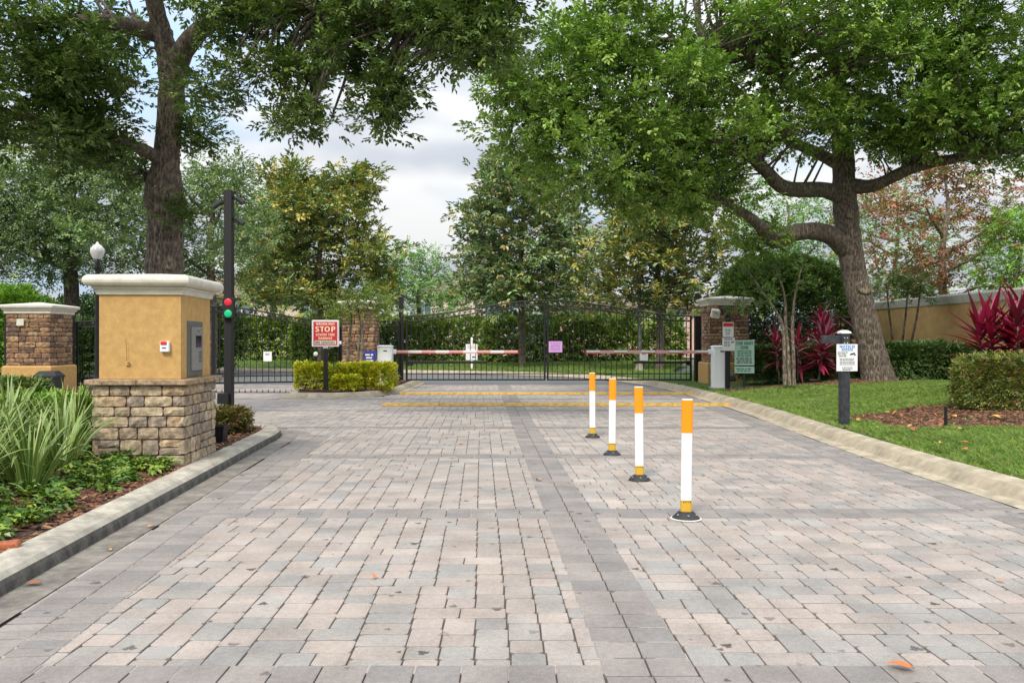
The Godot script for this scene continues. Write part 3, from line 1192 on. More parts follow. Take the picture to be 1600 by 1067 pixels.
func kiosk() -> void:
	var t := thing("entry_kiosk", "tan stucco call box pillar on a stone base with white moulded cap", "kiosk", Vector3(-3.64, 0.0, -8.6), 0.045)
	var mb := MB.new()
	mb.xf = Transform3D(Basis(), Vector3(0, 0, 0))
	mb.loft([[0.40, 0.46, 0.02], [0.40, 0.46, 0.9]])
	part("core", mb, mat(Color8(158, 138, 116), 0.95, "soft", Vector3.ONE, 0.3), t)
	var sm := stone_mats([Color8(224, 202, 170), Color8(212, 192, 164), Color8(202, 180, 154), Color8(232, 210, 176), Color8(190, 172, 154), Color8(218, 190, 154)])
	stone_faces(t, 0.415, 0.475, 0.06, 0.875, [0.09, 0.165], [0.14, 0.34], sm, 0.035)
	# ledge of cut slabs
	var lm := mat(Color8(196, 168, 138), 0.9, "blotch", Vector3.ONE * 2.0, 0.6)
	for f in 4:
		var half := 0.49 if f % 2 == 0 else 0.55
		var off := 0.52 if f % 2 == 0 else 0.46
		var n := 2
		for k in n:
			var lb := MB.new()
			var w := half * 2.0 / n
			lb.box(Vector3(0, 0, 0), Vector3(w - 0.004, 0.055, 0.11), 0.008)
			var o := part("ledge_slab", lb, lm, t)
			var bas := Basis(Vector3.UP, f * PI * 0.5)
			o.transform = Transform3D(bas, bas * Vector3(-half + w * (k + 0.5), 0.905 - (0.0005 if f % 2 else 0.0), off - 0.02))
	var top := MB.new()
	top.loft([[0.45, 0.51, 0.9], [0.45, 0.51, 0.925]])
	part("ledge_bed", top, lm, t)
	var body := MB.new()
	body.loft([[0.385, 0.445, 0.926], [0.39, 0.45, 0.94], [0.39, 0.45, 1.775]])
	part("stucco_body", body, M.stucco, t)
	var cap := MB.new()
	var a := 0.39
	var b := 0.45
	cap.loft([[a + 0.004, b + 0.004, 1.752], [a + 0.02, b + 0.02, 1.757], [a + 0.03, b + 0.03, 1.80], [a + 0.05, b + 0.05, 1.812], [a + 0.056, b + 0.056, 1.822], [a + 0.05, b + 0.05, 1.83]], true, true)
	part("cap_fascia", cap, M.trim, t)
	cap = MB.new()
	var rings := []
	for k in 9:
		var an := -PI * 0.5 + PI * k / 8.0
		rings.append([a + 0.055 + 0.06 * cos(an), b + 0.055 + 0.06 * cos(an), 1.889 + 0.057 * sin(an)])
	rings.append([a * 0.2, b * 0.2, 1.985])
	cap.loft(rings, true, true)
	part("cap_moulding", cap, M.trim, t)
	# call panel on the lane side
	var pn := MB.new()
	pn.box(Vector3(0.394, 1.225, 0.05), Vector3(0.012, 0.56, 0.46), 0.003)
	var panel := part("call_panel", pn, mat(Color8(120, 120, 116), 0.45, "soft", Vector3.ONE * 2.0, 0.0, 0.25), t)
	pn = MB.new()
	pn.box(Vector3(0.409, 1.225, 0.03), Vector3(0.022, 0.44, 0.32), 0.004)
	part("panel_door", pn, M.steel, panel)
	pn = MB.new()
	pn.box(Vector3(0.4205, 1.3, 0.01), Vector3(0.004, 0.12, 0.17), 0.001)
	part("screen", pn, M.glass_dark, panel)
	pn = MB.new()
	for i in 4:
		for j in 3: pn.box(Vector3(0.421, 1.1 + i * 0.03, -0.07 + j * 0.032), Vector3(0.006, 0.022, 0.024), 0.002)
	part("keypad", pn, mat(Color8(120, 120, 120), 0.4, "", Vector3.ONE, 0.0, 0.7), panel)
	pn = MB.new()
	pn.xf = Transform3D(Basis(Vector3.BACK, PI * 0.5), Vector3(0.42, 1.405, 0.01))
	pn.lathe(Vector3.ZERO, [[0.0, -0.002], [0.012, 0.0], [0.012, 0.004], [0.0, 0.004]], 12)
	part("camera_lens", pn, M.glass_dark, panel)
	# strobe siren on the front
	var s := thing("alarm_strobe", "small white box with a red lens on the tan kiosk front", "alarm", Vector3(-3.64, 0, -8.6), 0.045)
	var sx := 0.2475
	mb = MB.new()
	mb.box(Vector3(sx, 1.25, 0.475), Vector3(0.085, 0.105, 0.05), 0.008)
	part("housing", mb, M.white_metal, s)
	mb = MB.new()
	mb.box(Vector3(sx - 0.004, 1.283, 0.492), Vector3(0.062, 0.036, 0.03), 0.006)
	part("lens", mb, M.red, s)
	mb = MB.new()
	mb.box(Vector3(sx, 1.238, 0.5), Vector3(0.04, 0.012, 0.008), 0.002)
	part("louvre", mb, M.post_grey, s)
	# little antenna
	var an2 := thing("antenna", "thin rusty whip antenna on a bracket on the tan kiosk front", "antenna", Vector3(-3.64, 0, -8.6), 0.045)
	mb = MB.new()
	mb.tube([Vector3(-0.115, 1.1, 0.475), Vector3(-0.118, 1.2, 0.476), Vector3(-0.125, 1.33, 0.478)], [0.003, 0.0025, 0.002], 5)
	var rust := mat(Color8(128, 92, 58), 0.8)
	part("rod", mb, rust, an2)
	mb = MB.new()
	mb.box(Vector3(-0.115, 1.085, 0.462), Vector3(0.035, 0.035, 0.024), 0.004)
	mb.box(Vector3(-0.105, 1.1, 0.48), Vector3(0.02, 0.012, 0.02), 0.002)
	part("bracket", mb, mat(Color8(196, 160, 100), 0.8), an2)
	# grey conduit box on the far corner
	var cb := thing("utility_box", "slim pale grey utility box on the side of the tan kiosk", "utility box", Vector3(-3.64, 0, -8.6), 0.045)
	mb = MB.new()
	mb.box(Vector3(-0.42, 1.0, 0.25), Vector3(0.06, 0.13, 0.12), 0.006)
	part("box", mb, M.white_metal, cb)
	mb = MB.new()
	mb.tube([Vector3(-0.42, 1.06, 0.25), Vector3(-0.42, 1.74, 0.25)], [0.012, 0.012], 8)
	part("conduit", mb, M.white_metal, cb)

func pillar(label: String, x: float, z: float, hw: float, top: float, y0: float, turn := 0.0) -> Node3D:
	var t := thing("gate_pillar", label, "pillar", Vector3(x, y0, -z), turn, "stone gate pillars")
	var mb := MB.new()
	var base_h := 0.6
	mb.loft([[hw + 0.06, hw + 0.06, -0.1], [hw + 0.06, hw + 0.06, base_h - 0.03], [hw + 0.03, hw + 0.03, base_h]])
	part("stucco_base", mb, M.stucco, t)
	var h := top - y0
	mb = MB.new()
	mb.loft([[hw - 0.05, hw - 0.05, base_h - 0.02], [hw - 0.05, hw - 0.05, h - 0.3]])
	part("core", mb, M.joint, t)
	var sm := stone_mats([Color8(196, 158, 122), Color8(176, 138, 108), Color8(150, 120, 100), Color8(206, 172, 134), Color8(136, 110, 96), Color8(186, 146, 108)])
	stone_faces(t, hw - 0.03, hw - 0.03, base_h, h - 0.28, [0.07, 0.14], [0.14, 0.4], sm, 0.035)
	mb = MB.new()
	var c := hw + 0.0
	mb.loft([[c + 0.01, c + 0.01, h - 0.29], [c + 0.03, c + 0.03, h - 0.275], [c + 0.03, c + 0.03, h - 0.225], [c + 0.06, c + 0.06, h - 0.205], [c + 0.07, c + 0.07, h - 0.17], [c + 0.11, c + 0.11, h - 0.15], [c + 0.12, c + 0.12, h - 0.12], [c + 0.12, c + 0.12, h - 0.095], [c + 0.09, c + 0.09, h - 0.08], [0.03, 0.03, h]])
	part("cap", mb, M.trim, t)
	return t

func pillars() -> void:
	var a := pillar("stone gate pillar with small white plaque and pale cap behind black bin", px_x(62, 20.2), 20.2, 0.52, 2.24, 0.13)
	var mb := MB.new()
	mb.box(Vector3(-0.15, 1.62, 0.565), Vector3(0.17, 0.16, 0.02), 0.003)
	part("plaque", mb, M.trim, a)
	pillar("stone gate pillar rising behind slim sapling and blue sign", px_x(564, 24.0), 24.0, 0.46, 2.5, 0.1)
	pillar("stone gate pillar behind white barrier cabinet and small signs", px_x(1132, 23.6), 23.6, 0.54, 2.58, 0.12)

# ------------------------------------------------------------------ iron gates
func gate_leaf(label: String, a: Vector3, b: Vector3, ha: float, hb: float, group: String, called := "gate_leaf", cat := "gate", y0 := 0.16) -> Node3D:
	var len := a.distance_to(b)
	var t := thing(called, label, cat, Vector3(a.x, 0, a.z), atan2(-(b.z - a.z), b.x - a.x), group)
	var f := func(u: float) -> float:
		return lerpf(ha, hb, smoothstep(0.0, 1.0, clampf(u / len, 0, 1)))
	for k in 2:
		var pts := []
		var rr := []
		for i in 25:
			var u := len * i / 24.0
			pts.append(Vector3(u, f.call(u) - 0.155 * k, 0))
			rr.append(0.019)
		var mb := MB.new()
		mb.tube(pts, rr, 4, true)
		part("top_rail", mb, M.iron, t)
	for y in [y0, y0 + 0.18]:
		var mb := MB.new()
		mb.box(Vector3(len * 0.5, y, 0), Vector3(len, 0.045 if y == y0 else 0.03, 0.035), 0.004)
		part("bottom_rail", mb, M.iron, t)
	for u in [0.025, len - 0.025]:
		var mb := MB.new()
		var h: float = f.call(u)
		mb.box(Vector3(u, (h + y0) * 0.5, 0), Vector3(0.055, h - y0, 0.055), 0.005)
		part("stile", mb, M.iron, t)
	var ring := TorusMesh.new()
	ring.inner_radius = 0.05
	ring.outer_radius = 0.066
	ring.rings = 14
	ring.ring_segments = 6
	var n := int(round(len / 0.163))
	var bar := MB.new()
	bar.box(Vector3(0, 0.5, 0), Vector3(0.02, 1.0, 0.02), 0.0)
	var barm := bar.mesh()
	for i in range(1, n):
		var u := len * i / n
		var h: float = f.call(u)
		var o := part("picket", barm, M.iron, t)
		o.position = Vector3(u, y0, 0)
		o.scale = Vector3(1, h - y0, 1)
	for i in n:
		var u := len * (i + 0.5) / n
		var o := part("ring", ring, M.iron, t)
		o.position = Vector3(u, f.call(u) - 0.0775, 0)
		o.rotation = Vector3(PI * 0.5, 0, 0)
	return t

func iron_post(label: String, p: Vector3, w: float, h: float, group := "black iron gate posts") -> Node3D:
	var t := thing("gate_post", label, "post", p, 0.0, group)
	var mb := MB.new()
	mb.box(Vector3(0, h * 0.5, 0), Vector3(w, h, w), 0.006)
	part("shaft", mb, M.iron, t)
	mb = MB.new()
	mb.loft([[w * 0.58, w * 0.58, h], [w * 0.58, w * 0.58, h + 0.02], [w * 0.1, w * 0.1, h + 0.05]])
	part("post_cap", mb, M.iron, t)
	return t

func gates() -> void:
	var zg := 25.0
	var xl := px_x(634, zg)
	var xm := px_x(853.5, zg)
	var xr := px_x(1081, zg)
	var g1 := gate_leaf("black iron gate leaf behind the barrier arm of the planted median", Vector3(xl, 0, -zg), Vector3(xm - 0.02, 0, -zg), 2.06, 2.53, "arched leaves of the wide entry gate")
	var g2 := gate_leaf("black iron gate leaf carrying a lilac paper notice", Vector3(xm + 0.02, 0, -zg), Vector3(xr, 0, -zg), 2.53, 2.06, "arched leaves of the wide entry gate")
	iron_post("tall black gate post beside the barrier cabinet in the median", Vector3(px_x(626.5, zg), 0.05, -zg - 0.02), 0.13, 2.55)
	iron_post("thick black gate post against the stone pillar by the tow sign", Vector3(px_x(1091, 24.8), 0.05, -24.8), 0.2, 1.98)
	# openers
	for q in [[xl + 0.1, 2.3, 640.0, "black gate opener arm low across the leaf by the median"], [xr - 1.75, 1.7, 1000.0, "black gate opener arm low across the leaf by the stone pillar"]]:
		var t := thing("gate_opener", q[3], "gate opener", Vector3(q[0], 0.68, -zg + 0.1), 0.0, "gate opener arms")
		var mb := MB.new()
		mb.box(Vector3(q[1] * 0.5, 0, 0), Vector3(q[1], 0.07, 0.07), 0.008)
		part("arm", mb, M.iron, t)
		mb = MB.new()
		mb.box(Vector3(0.05 if q[2] < 900 else q[1] - 0.05, -0.02, -0.02), Vector3(0.16, 0.14, 0.1), 0.01)
		part("bracket", mb, M.black, t)
	var nb := thing("notice", "lilac paper notice tied to the gate leaf near the middle", "notice", Vector3(px_x(868, 24.96), 1.14, -24.95))
	var mb := MB.new()
	mb.box(Vector3.ZERO, Vector3(0.4, 0.33, 0.006), 0.001)
	part("sheet", mb, M.pink, nb)
	print_rows(nb, Vector3(0, 0.11, 0.005), 0.32, 6, 0.042, mat(Color8(150, 110, 170), 0.7), 0.35, 4)
	for q in [[1006.0, 24.9, 556.0, 0.24, "white sign plate on the gate leaf beside the lamp pole"], [418.5, 23.2, 557.0, 0.23, "white sign plate with dark mark on the exit gate"]]:
		var s := thing("sign_plate", q[4], "sign", Vector3(px_x(q[0], q[1]), EYE + (CY - q[2]) / F * q[1], -q[1] + 0.05), 0.0, "white plates hung on the gates")
		mb = MB.new()
		mb.box(Vector3.ZERO, Vector3(q[3], q[3] * 1.15, 0.02), 0.004)
		part("plate", mb, M.sign_white, s)
		print_rows(s, Vector3(0, 0.08, 0.0115), q[3] * 0.6, 2, 0.03, M.ink, 0.5, 3)
	# exit gate, two arched leaves
	var A := Vector3(px_x(118, 22.0), 0, -22.0)
	var B := Vector3(px_x(530, 24.0), 0, -24.0)
	var C := (A + B) * 0.5
	gate_leaf("black iron exit gate leaf, mostly behind the tan kiosk", A, C, 1.82, 2.27, "arched leaves of the exit gate")
	gate_leaf("black iron exit gate leaf between traffic light pole and red stop sign", C, B, 2.27, 1.85, "arched leaves of the exit gate")
	iron_post("black gate post between the kiosk and the pillar with a plaque", Vector3(px_x(110, 21.8), 0.08, -21.8), 0.15, 1.85)
	iron_post("black fence post on the outer side of the pillar with a plaque", Vector3(px_x(12, 20.4), 0.1, -20.4), 0.13, 1.75)
	iron_post("black gate post behind the red stop sign", Vector3(px_x(534, 24.1), 0.08, -24.1), 0.13, 1.9)
	# fence pieces
	gate_leaf("short black iron fence beside the pillar with a plaque", Vector3(px_x(90, 20.6), 0, -20.7), Vector3(px_x(109, 21.7), 0, -21.7), 1.75, 1.75, "black iron fence runs", "iron_fence", "fence", 0.2)
	gate_leaf("black iron fence between median pillar and tall gate post", Vector3(px_x(592, 24.5), 0, -24.6), Vector3(px_x(624, 24.9), 0, -24.9), 1.9, 1.9, "black iron fence runs", "iron_fence", "fence", 0.25)
	gate_leaf("black iron fence behind the low hedge and red cordylines", Vector3(px_x(1166, 23.7), 0.3, -23.7), Vector3(px_x(1362, 24.5), 0.3, -24.5), 2.0, 2.0, "black iron fence runs", "iron_fence", "fence", 0.45)

func wall_right() -> void:
	var t := thing("garden_wall", "long tan stucco wall with pale moulded coping behind the cordyline", "wall", Vector3(0, 0, 0))
	var a := Vector3(11.3, 0, -29.0)
	var b := Vector3(12.3, 0, -14.0)
	var path := []
	for i in 9: path.append(a.lerp(b, i / 8.0))
	for i in 4:
		var mb := MB.new()
		var p := [path[i * 2], path[i * 2 + 1], path[i * 2 + 2]]
		sweep(mb, p, [[-0.12, 0.0], [-0.12, 2.32], [0.12, 2.32], [0.12, 0.0]])
		part("wall_panel", mb, M.stucco_wall, t)
		mb = MB.new()
		sweep(mb, p, [[-0.122, 2.28], [-0.15, 2.3], [-0.15, 2.38], [-0.19, 2.4], [-0.23, 2.46], [-0.22, 2.52], [-0.18, 2.55], [0.18, 2.55], [0.2, 2.5], [0.15, 2.3], [0.12, 2.28]])
		part("coping", mb, M.trim, t)

func house(label: String, ce: Vector3, size: Vector3, roof_h: float, wm: Material, wins: Array) -> void:
	var t := thing("house", label, "house", ce, 0.0, "houses beyond the hedge")
	var mb := MB.new()
	mb.box(Vector3(0, size.y * 0.5, 0), size, 0.02)
	part("wall", mb, wm, t)
	mb = MB.new()
	mb.loft([[size.x * 0.5 + 0.5, size.z * 0.5 + 0.5, size.y], [size.x * 0.5 + 0.5, size.z * 0.5 + 0.5, size.y + 0.2], [maxf(size.x * 0.5 - size.z * 0.5, 0.4), 0.1, size.y + roof_h]])
	part("roof", mb, M.roof, t)
	for w in wins:
		var o := MB.new()
		o.box(Vector3(w[0], w[1], size.z * 0.5 + 0.03), Vector3(w[2], w[3], 0.08), 0.01)
		var win := part("window", o, M.trim, t)
		o = MB.new()
		for sx in [-1, 1]:
			o.box(Vector3(w[0] + sx * w[2] * 0.22, w[1], size.z * 0.5 + 0.075), Vector3(w[2] * 0.38, w[3] * 0.84, 0.02), 0.004)
		part("pane", o, mat(Color8(110, 130, 142), 0.15), win)

func houses() -> void:
	house("pale cream house with grey-brown hip roof straight beyond the hedge and gate", Vector3(-4.3, 0, -78), Vector3(8, 5.4, 7), 2.6, M.house, [[-3.5, 4.2, 1.4, 1.5], [2.5, 4.2, 1.4, 1.5]])
	house("cream house with window seen behind the yellowing magnolia", Vector3(-17.5, 0, -62), Vector3(12, 4.3, 8), 2.3, M.house, [[-1.2, 3.3, 1.5, 1.3], [3.5, 3.3, 1.5, 1.3]])
	house("pink-beige house glimpsed between the trees behind the entry gate", Vector3(9.0, 0, -70), Vector3(12, 3.9, 8), 1.3, M.house_pink, [[-4.0, 3.0, 1.3, 1.5], [0.5, 3.0, 1.3, 1.5], [4.0, 3.0, 1.3, 1.5]])

# ------------------------------------------------------------------ trees
func big_trees() -> void:
	var oakpal := [lin(118, 152, 64), lin(138, 170, 74), lin(100, 134, 56), lin(164, 190, 94)]
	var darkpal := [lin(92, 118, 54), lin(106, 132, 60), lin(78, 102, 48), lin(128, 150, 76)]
	# right oak
	var Z := 20.0
	var b := Vector3(px_x(1376, Z), 0.3, -Z)
	var limbs := [
		[[b + Vector3(0, -0.25, 0), at(1374, 596, Z), at(1366, 560, Z), at(1352, 500, Z), at(1338, 440, Z), at(1326, 370, Z), at(1320, 300, Z), at(1318, 240, Z), at(1312, 170, Z), at(1305, 90, Z), at(1300, -20, Z)], [0.54, 0.42, 0.33, 0.3, 0.29, 0.3, 0.28, 0.25, 0.2, 0.14, 0.07]],
		[[at(1326, 395, Z), at(1295, 366, Z - 0.3), at(1250, 362, Z - 0.7), at(1212, 376, Z - 1.0), at(1185, 350, Z - 1.4), at(1150, 325, Z - 1.8), at(1080, 290, Z - 2.2)], [0.24, 0.21, 0.19, 0.18, 0.13, 0.09, 0.04]],
		[[at(1322, 310, Z), at(1290, 297, Z - 0.3), at(1228, 294, Z - 0.8), at(1195, 265, Z - 1.2), at(1160, 238, Z - 1.6), at(1060, 210, Z - 2.4), at(930, 190, Z - 3.0), at(830, 200, Z - 3.0)], [0.22, 0.19, 0.17, 0.15, 0.12, 0.1, 0.07, 0.03]],
		[[at(1320, 262, Z), at(1280, 240, Z + 0.4), at(1210, 205, Z + 0.9), at(1140, 130, Z + 1.2), at(1050, 60, Z + 1.5)], [0.17, 0.14, 0.12, 0.09, 0.04]],
		[[at(1322, 290, Z), at(1365, 290, Z - 0.4), at(1420, 265, Z - 0.9), at(1480, 250, Z - 1.4), at(1540, 240, Z - 2.0), at(1640, 230, Z - 2.4)], [0.2, 0.15, 0.13, 0.11, 0.08, 0.03]],
		[[at(1425, 262, Z - 0.9), at(1445, 220, Z - 0.9), at(1460, 160, Z - 0.8), at(1500, 90, Z - 0.6)], [0.11, 0.1, 0.08, 0.03]],
		[[at(1314, 200, Z), at(1240, 140, Z - 1.0), at(1150, 80, Z - 2.0), at(1020, 60, Z - 3.0)], [0.14, 0.11, 0.09, 0.03]],
		[[at(1308, 130, Z), at(1370, 60, Z - 0.8), at(1460, 0, Z - 1.6)], [0.12, 0.09, 0.04]]]
	var bl := []
	# [px, py, depth, rx, ry, rz, clumps]
	for q in [[820, 195, 17.0, 0.9, 0.8, 1.6, 22], [800, 130, 17.2, 0.8, 0.6, 1.5, 16], [900, 130, 17.2, 1.3, 1.1, 2.0, 40], [920, 250, 17.2, 1.2, 0.9, 1.8, 36], [1010, 290, 17.6, 1.2, 0.7, 1.6, 30], [1030, 170, 17.4, 1.4, 1.1, 2.2, 48], [960, 40, 17.6, 1.3, 0.9, 2.2, 34], [1120, 230, 18.2, 1.4, 1.0, 2.2, 44], [1110, 310, 18.4, 1.0, 0.45, 1.4, 18], [1130, 90, 18.2, 1.6, 1.2, 2.4, 52], [1250, 190, 18.6, 1.3, 0.8, 2.0, 30], [1260, 60, 18.6, 1.6, 1.2, 2.6, 50], [1400, 150, 18.6, 1.5, 1.0, 2.4, 46], [1400, 50, 18.6, 1.6, 1.0, 2.6, 42], [1500, 190, 18.4, 1.4, 0.8, 2.2, 40], [1560, 110, 18.0, 1.5, 1.2, 2.4, 46], [1620, 220, 17.8, 1.2, 0.7, 2.0, 22], [1540, 20, 18.0, 1.7, 1.0, 2.4, 36], [1400, 215, 18.8, 1.0, 0.4, 1.2, 12], [1190, 390, 19.2, 0.8, 0.4, 1.0, 8]]:
		bl.append([at(q[0], q[1], q[2]), Vector3(q[3], q[4], q[5]), q[6], 0.5, 25])
	# the part of the crown above the picture
	for q in [[950, -90, 18.0, 2.0, 1.0, 2.6, 20], [1200, -110, 19.0, 2.6, 1.3, 3.4, 30], [1480, -110, 19.0, 2.6, 1.3, 3.2, 28]]:
		bl.append([at(q[0], q[1], q[2]), Vector3(q[3], q[4], q[5]), q[6], 0.7, 18])
	var tr := tree("oak_tree", "broad live oak with leaning trunk on the lawn behind the notice sign", "large oaks over the driveway", b, limbs, bl, oakpal, [11, 0.115, 0.052, 0.22], M.bark, M.leaf)
	for q in [[1352, 449, 0.17], [1330, 335, 0.1]]:
		var mb := MB.new()
		var p := at(q[0], q[1], Z - 0.31) - b
		mb.xf = Transform3D(Basis(Vector3.RIGHT, PI * 0.5), p)
		mb.lathe(Vector3.ZERO, [[q[2], -0.12], [q[2], 0.0], [q[2] * 0.8, 0.03], [q[2] * 0.5, 0.0], [0.0, -0.01]], 14)
		part("pruning_scar", mb, M.bark_pale, tr)
	# left oak
	Z = 14.0
	b = Vector3(px_x(254, Z), 0.1, -Z)
	limbs = [
		[[b + Vector3(0, -0.1, 0), at(254, 560, Z), at(254, 470, Z), at(256, 410, Z), at(258, 350, Z), at(256, 305, Z), at(258, 260, Z), at(263, 200, Z), at(268, 140, Z), at(270, 95, Z)], [0.42, 0.34, 0.31, 0.3, 0.28, 0.32, 0.22, 0.2, 0.21, 0.25]],
		[[at(268, 110, Z), at(255, 60, Z - 0.2), at(240, 0, Z - 0.5), at(225, -90, Z - 1.0)], [0.2, 0.16, 0.13, 0.07]],
		[[at(270, 105, Z), at(300, 60, Z - 0.3), at(345, 25, Z - 0.7), at(440, 10, Z - 1.4), at(560, 20, Z - 2.2), at(680, 45, Z - 3.0), at(780, 60, Z - 3.4)], [0.2, 0.16, 0.14, 0.11, 0.08, 0.05, 0.02]],
		[[at(264, 60, Z), at(200, 40, Z - 0.5), at(120, 32, Z - 1.2), at(20, 40, Z - 2.0), at(-80, 60, Z - 2.4)], [0.16, 0.13, 0.11, 0.08, 0.04]],
		[[at(258, 255, Z), at(225, 235, Z - 0.4), at(170, 215, Z - 0.9), at(80, 190, Z - 1.5), at(0, 170, Z - 2.0)], [0.13, 0.1, 0.08, 0.06, 0.03]],
		[[at(256, 310, Z), at(238, 290, Z + 0.1), at(228, 270, Z + 0.1)], [0.16, 0.12, 0.05]],
		[[at(345, 25, Z - 0.7), at(420, -40, Z - 1.6), at(540, -80, Z - 2.6)], [0.11, 0.08, 0.03]]]
	bl = []
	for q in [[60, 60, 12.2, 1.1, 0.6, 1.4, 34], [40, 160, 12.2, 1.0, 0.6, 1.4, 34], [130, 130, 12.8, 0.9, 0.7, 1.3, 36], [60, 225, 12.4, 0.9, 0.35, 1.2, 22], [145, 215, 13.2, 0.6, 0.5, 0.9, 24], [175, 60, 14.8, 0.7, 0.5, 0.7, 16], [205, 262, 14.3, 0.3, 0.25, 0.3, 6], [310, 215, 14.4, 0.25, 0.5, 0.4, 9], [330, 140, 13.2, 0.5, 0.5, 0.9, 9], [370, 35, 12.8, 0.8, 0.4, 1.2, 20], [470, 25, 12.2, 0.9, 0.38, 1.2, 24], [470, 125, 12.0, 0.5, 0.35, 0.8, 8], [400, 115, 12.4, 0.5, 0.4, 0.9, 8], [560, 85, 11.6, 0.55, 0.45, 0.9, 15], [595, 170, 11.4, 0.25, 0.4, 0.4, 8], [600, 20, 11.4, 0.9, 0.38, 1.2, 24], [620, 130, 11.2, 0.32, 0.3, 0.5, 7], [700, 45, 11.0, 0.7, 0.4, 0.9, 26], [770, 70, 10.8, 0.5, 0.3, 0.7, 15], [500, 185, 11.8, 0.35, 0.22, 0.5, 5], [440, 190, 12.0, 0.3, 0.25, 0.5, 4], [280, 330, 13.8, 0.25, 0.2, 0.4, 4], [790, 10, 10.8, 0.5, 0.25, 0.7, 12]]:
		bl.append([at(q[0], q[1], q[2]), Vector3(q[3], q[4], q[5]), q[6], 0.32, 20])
	for q in [[80, -90, 12.6, 1.8, 0.8, 2.2, 26], [300, -90, 13.0, 1.8, 0.8, 2.2, 26], [560, -70, 12.0, 1.6, 0.6, 2.0, 20], [-120, 100, 12.4, 1.0, 1.2, 1.8, 20]]:
		bl.append([at(q[0], q[1], q[2]), Vector3(q[3], q[4], q[5]), q[6], 0.5, 16])
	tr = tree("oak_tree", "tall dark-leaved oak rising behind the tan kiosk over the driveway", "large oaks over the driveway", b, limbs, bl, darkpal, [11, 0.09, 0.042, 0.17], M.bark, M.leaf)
	for q in [[246, 300, 0.13], [262, 414, 0.08]]:
		var mb := MB.new()
		var p := at(q[0], q[1], Z - 0.28) - b
		mb.xf = Transform3D(Basis(Vector3.RIGHT, PI * 0.5), p)
		mb.lathe(Vector3.ZERO, [[q[2], -0.12], [q[2], 0.0], [q[2] * 0.8, 0.03], [q[2] * 0.5, 0.0], [0.0, -0.01]], 14)
		part("pruning_scar", mb, M.bark_pale, tr)

func simple_tree(called: String, label: String, group: String, px: float, pyt: float, pyb: float, Z: float, wpx: float, pal: Array, sp: Array, clumps: int, per: int, lm: Material, bark: Material, cone := 0.0, trunk_r := 0.2, cr := 0.7) -> void:
	var x := px_x(px, Z)
	var top := EYE + (CY - pyt) / F * Z
	var bot := EYE + (CY - pyb) / F * Z
	var w := wpx / F * Z * 0.5
	var b := Vector3(x, 0, -Z)
	var limbs := [[[b, b + Vector3(0.05, bot * 0.6, 0), b + Vector3(-0.05, lerpf(bot, top, 0.3), 0), b + Vector3(0.1, lerpf(bot, top, 0.65), 0.1), b + Vector3(0, top * 0.95, 0)], [trunk_r, trunk_r * 0.85, trunk_r * 0.7, trunk_r * 0.4, 0.03]]]
	for k in 5:
		var an := k * 1.3 + px
		var h0 := lerpf(bot, top, 0.05 + 0.13 * k)
		limbs.append([[b + Vector3(0, h0, 0), b + Vector3(cos(an) * w * 0.4, h0 + 0.5, sin(an) * w * 0.4), b + Vector3(cos(an) * w * 0.6, h0 + 0.9, sin(an) * w * 0.6)], [trunk_r * 0.4, trunk_r * 0.28, 0.03]])
	var bl := []
	var n := 7
	for k in n:
		var f := (k + 0.5) / n
		var ww: float = w * (sqrt(maxf(0.05, 1.0 - pow(absf(f * 2.0 - 0.85) / 1.2, 2.0))) if cone <= 0.0 else lerpf(1.0, 0.42, pow(f, 1.6)))
		for s in [-1, 1]:
			var p := b + Vector3(s * ww * 0.42 + rng.randf_range(-0.2, 0.2) * w, lerpf(bot, top, f), rng.randf_range(-0.3, 0.3) * w)
			bl.append([p, Vector3(ww * 0.58, (top - bot) / n * 0.85, ww * 0.8), clumps / (n * 2.0), cr, per])
	tree(called, label, group, b, limbs, bl, pal, sp, bark, lm, 1.0, true)

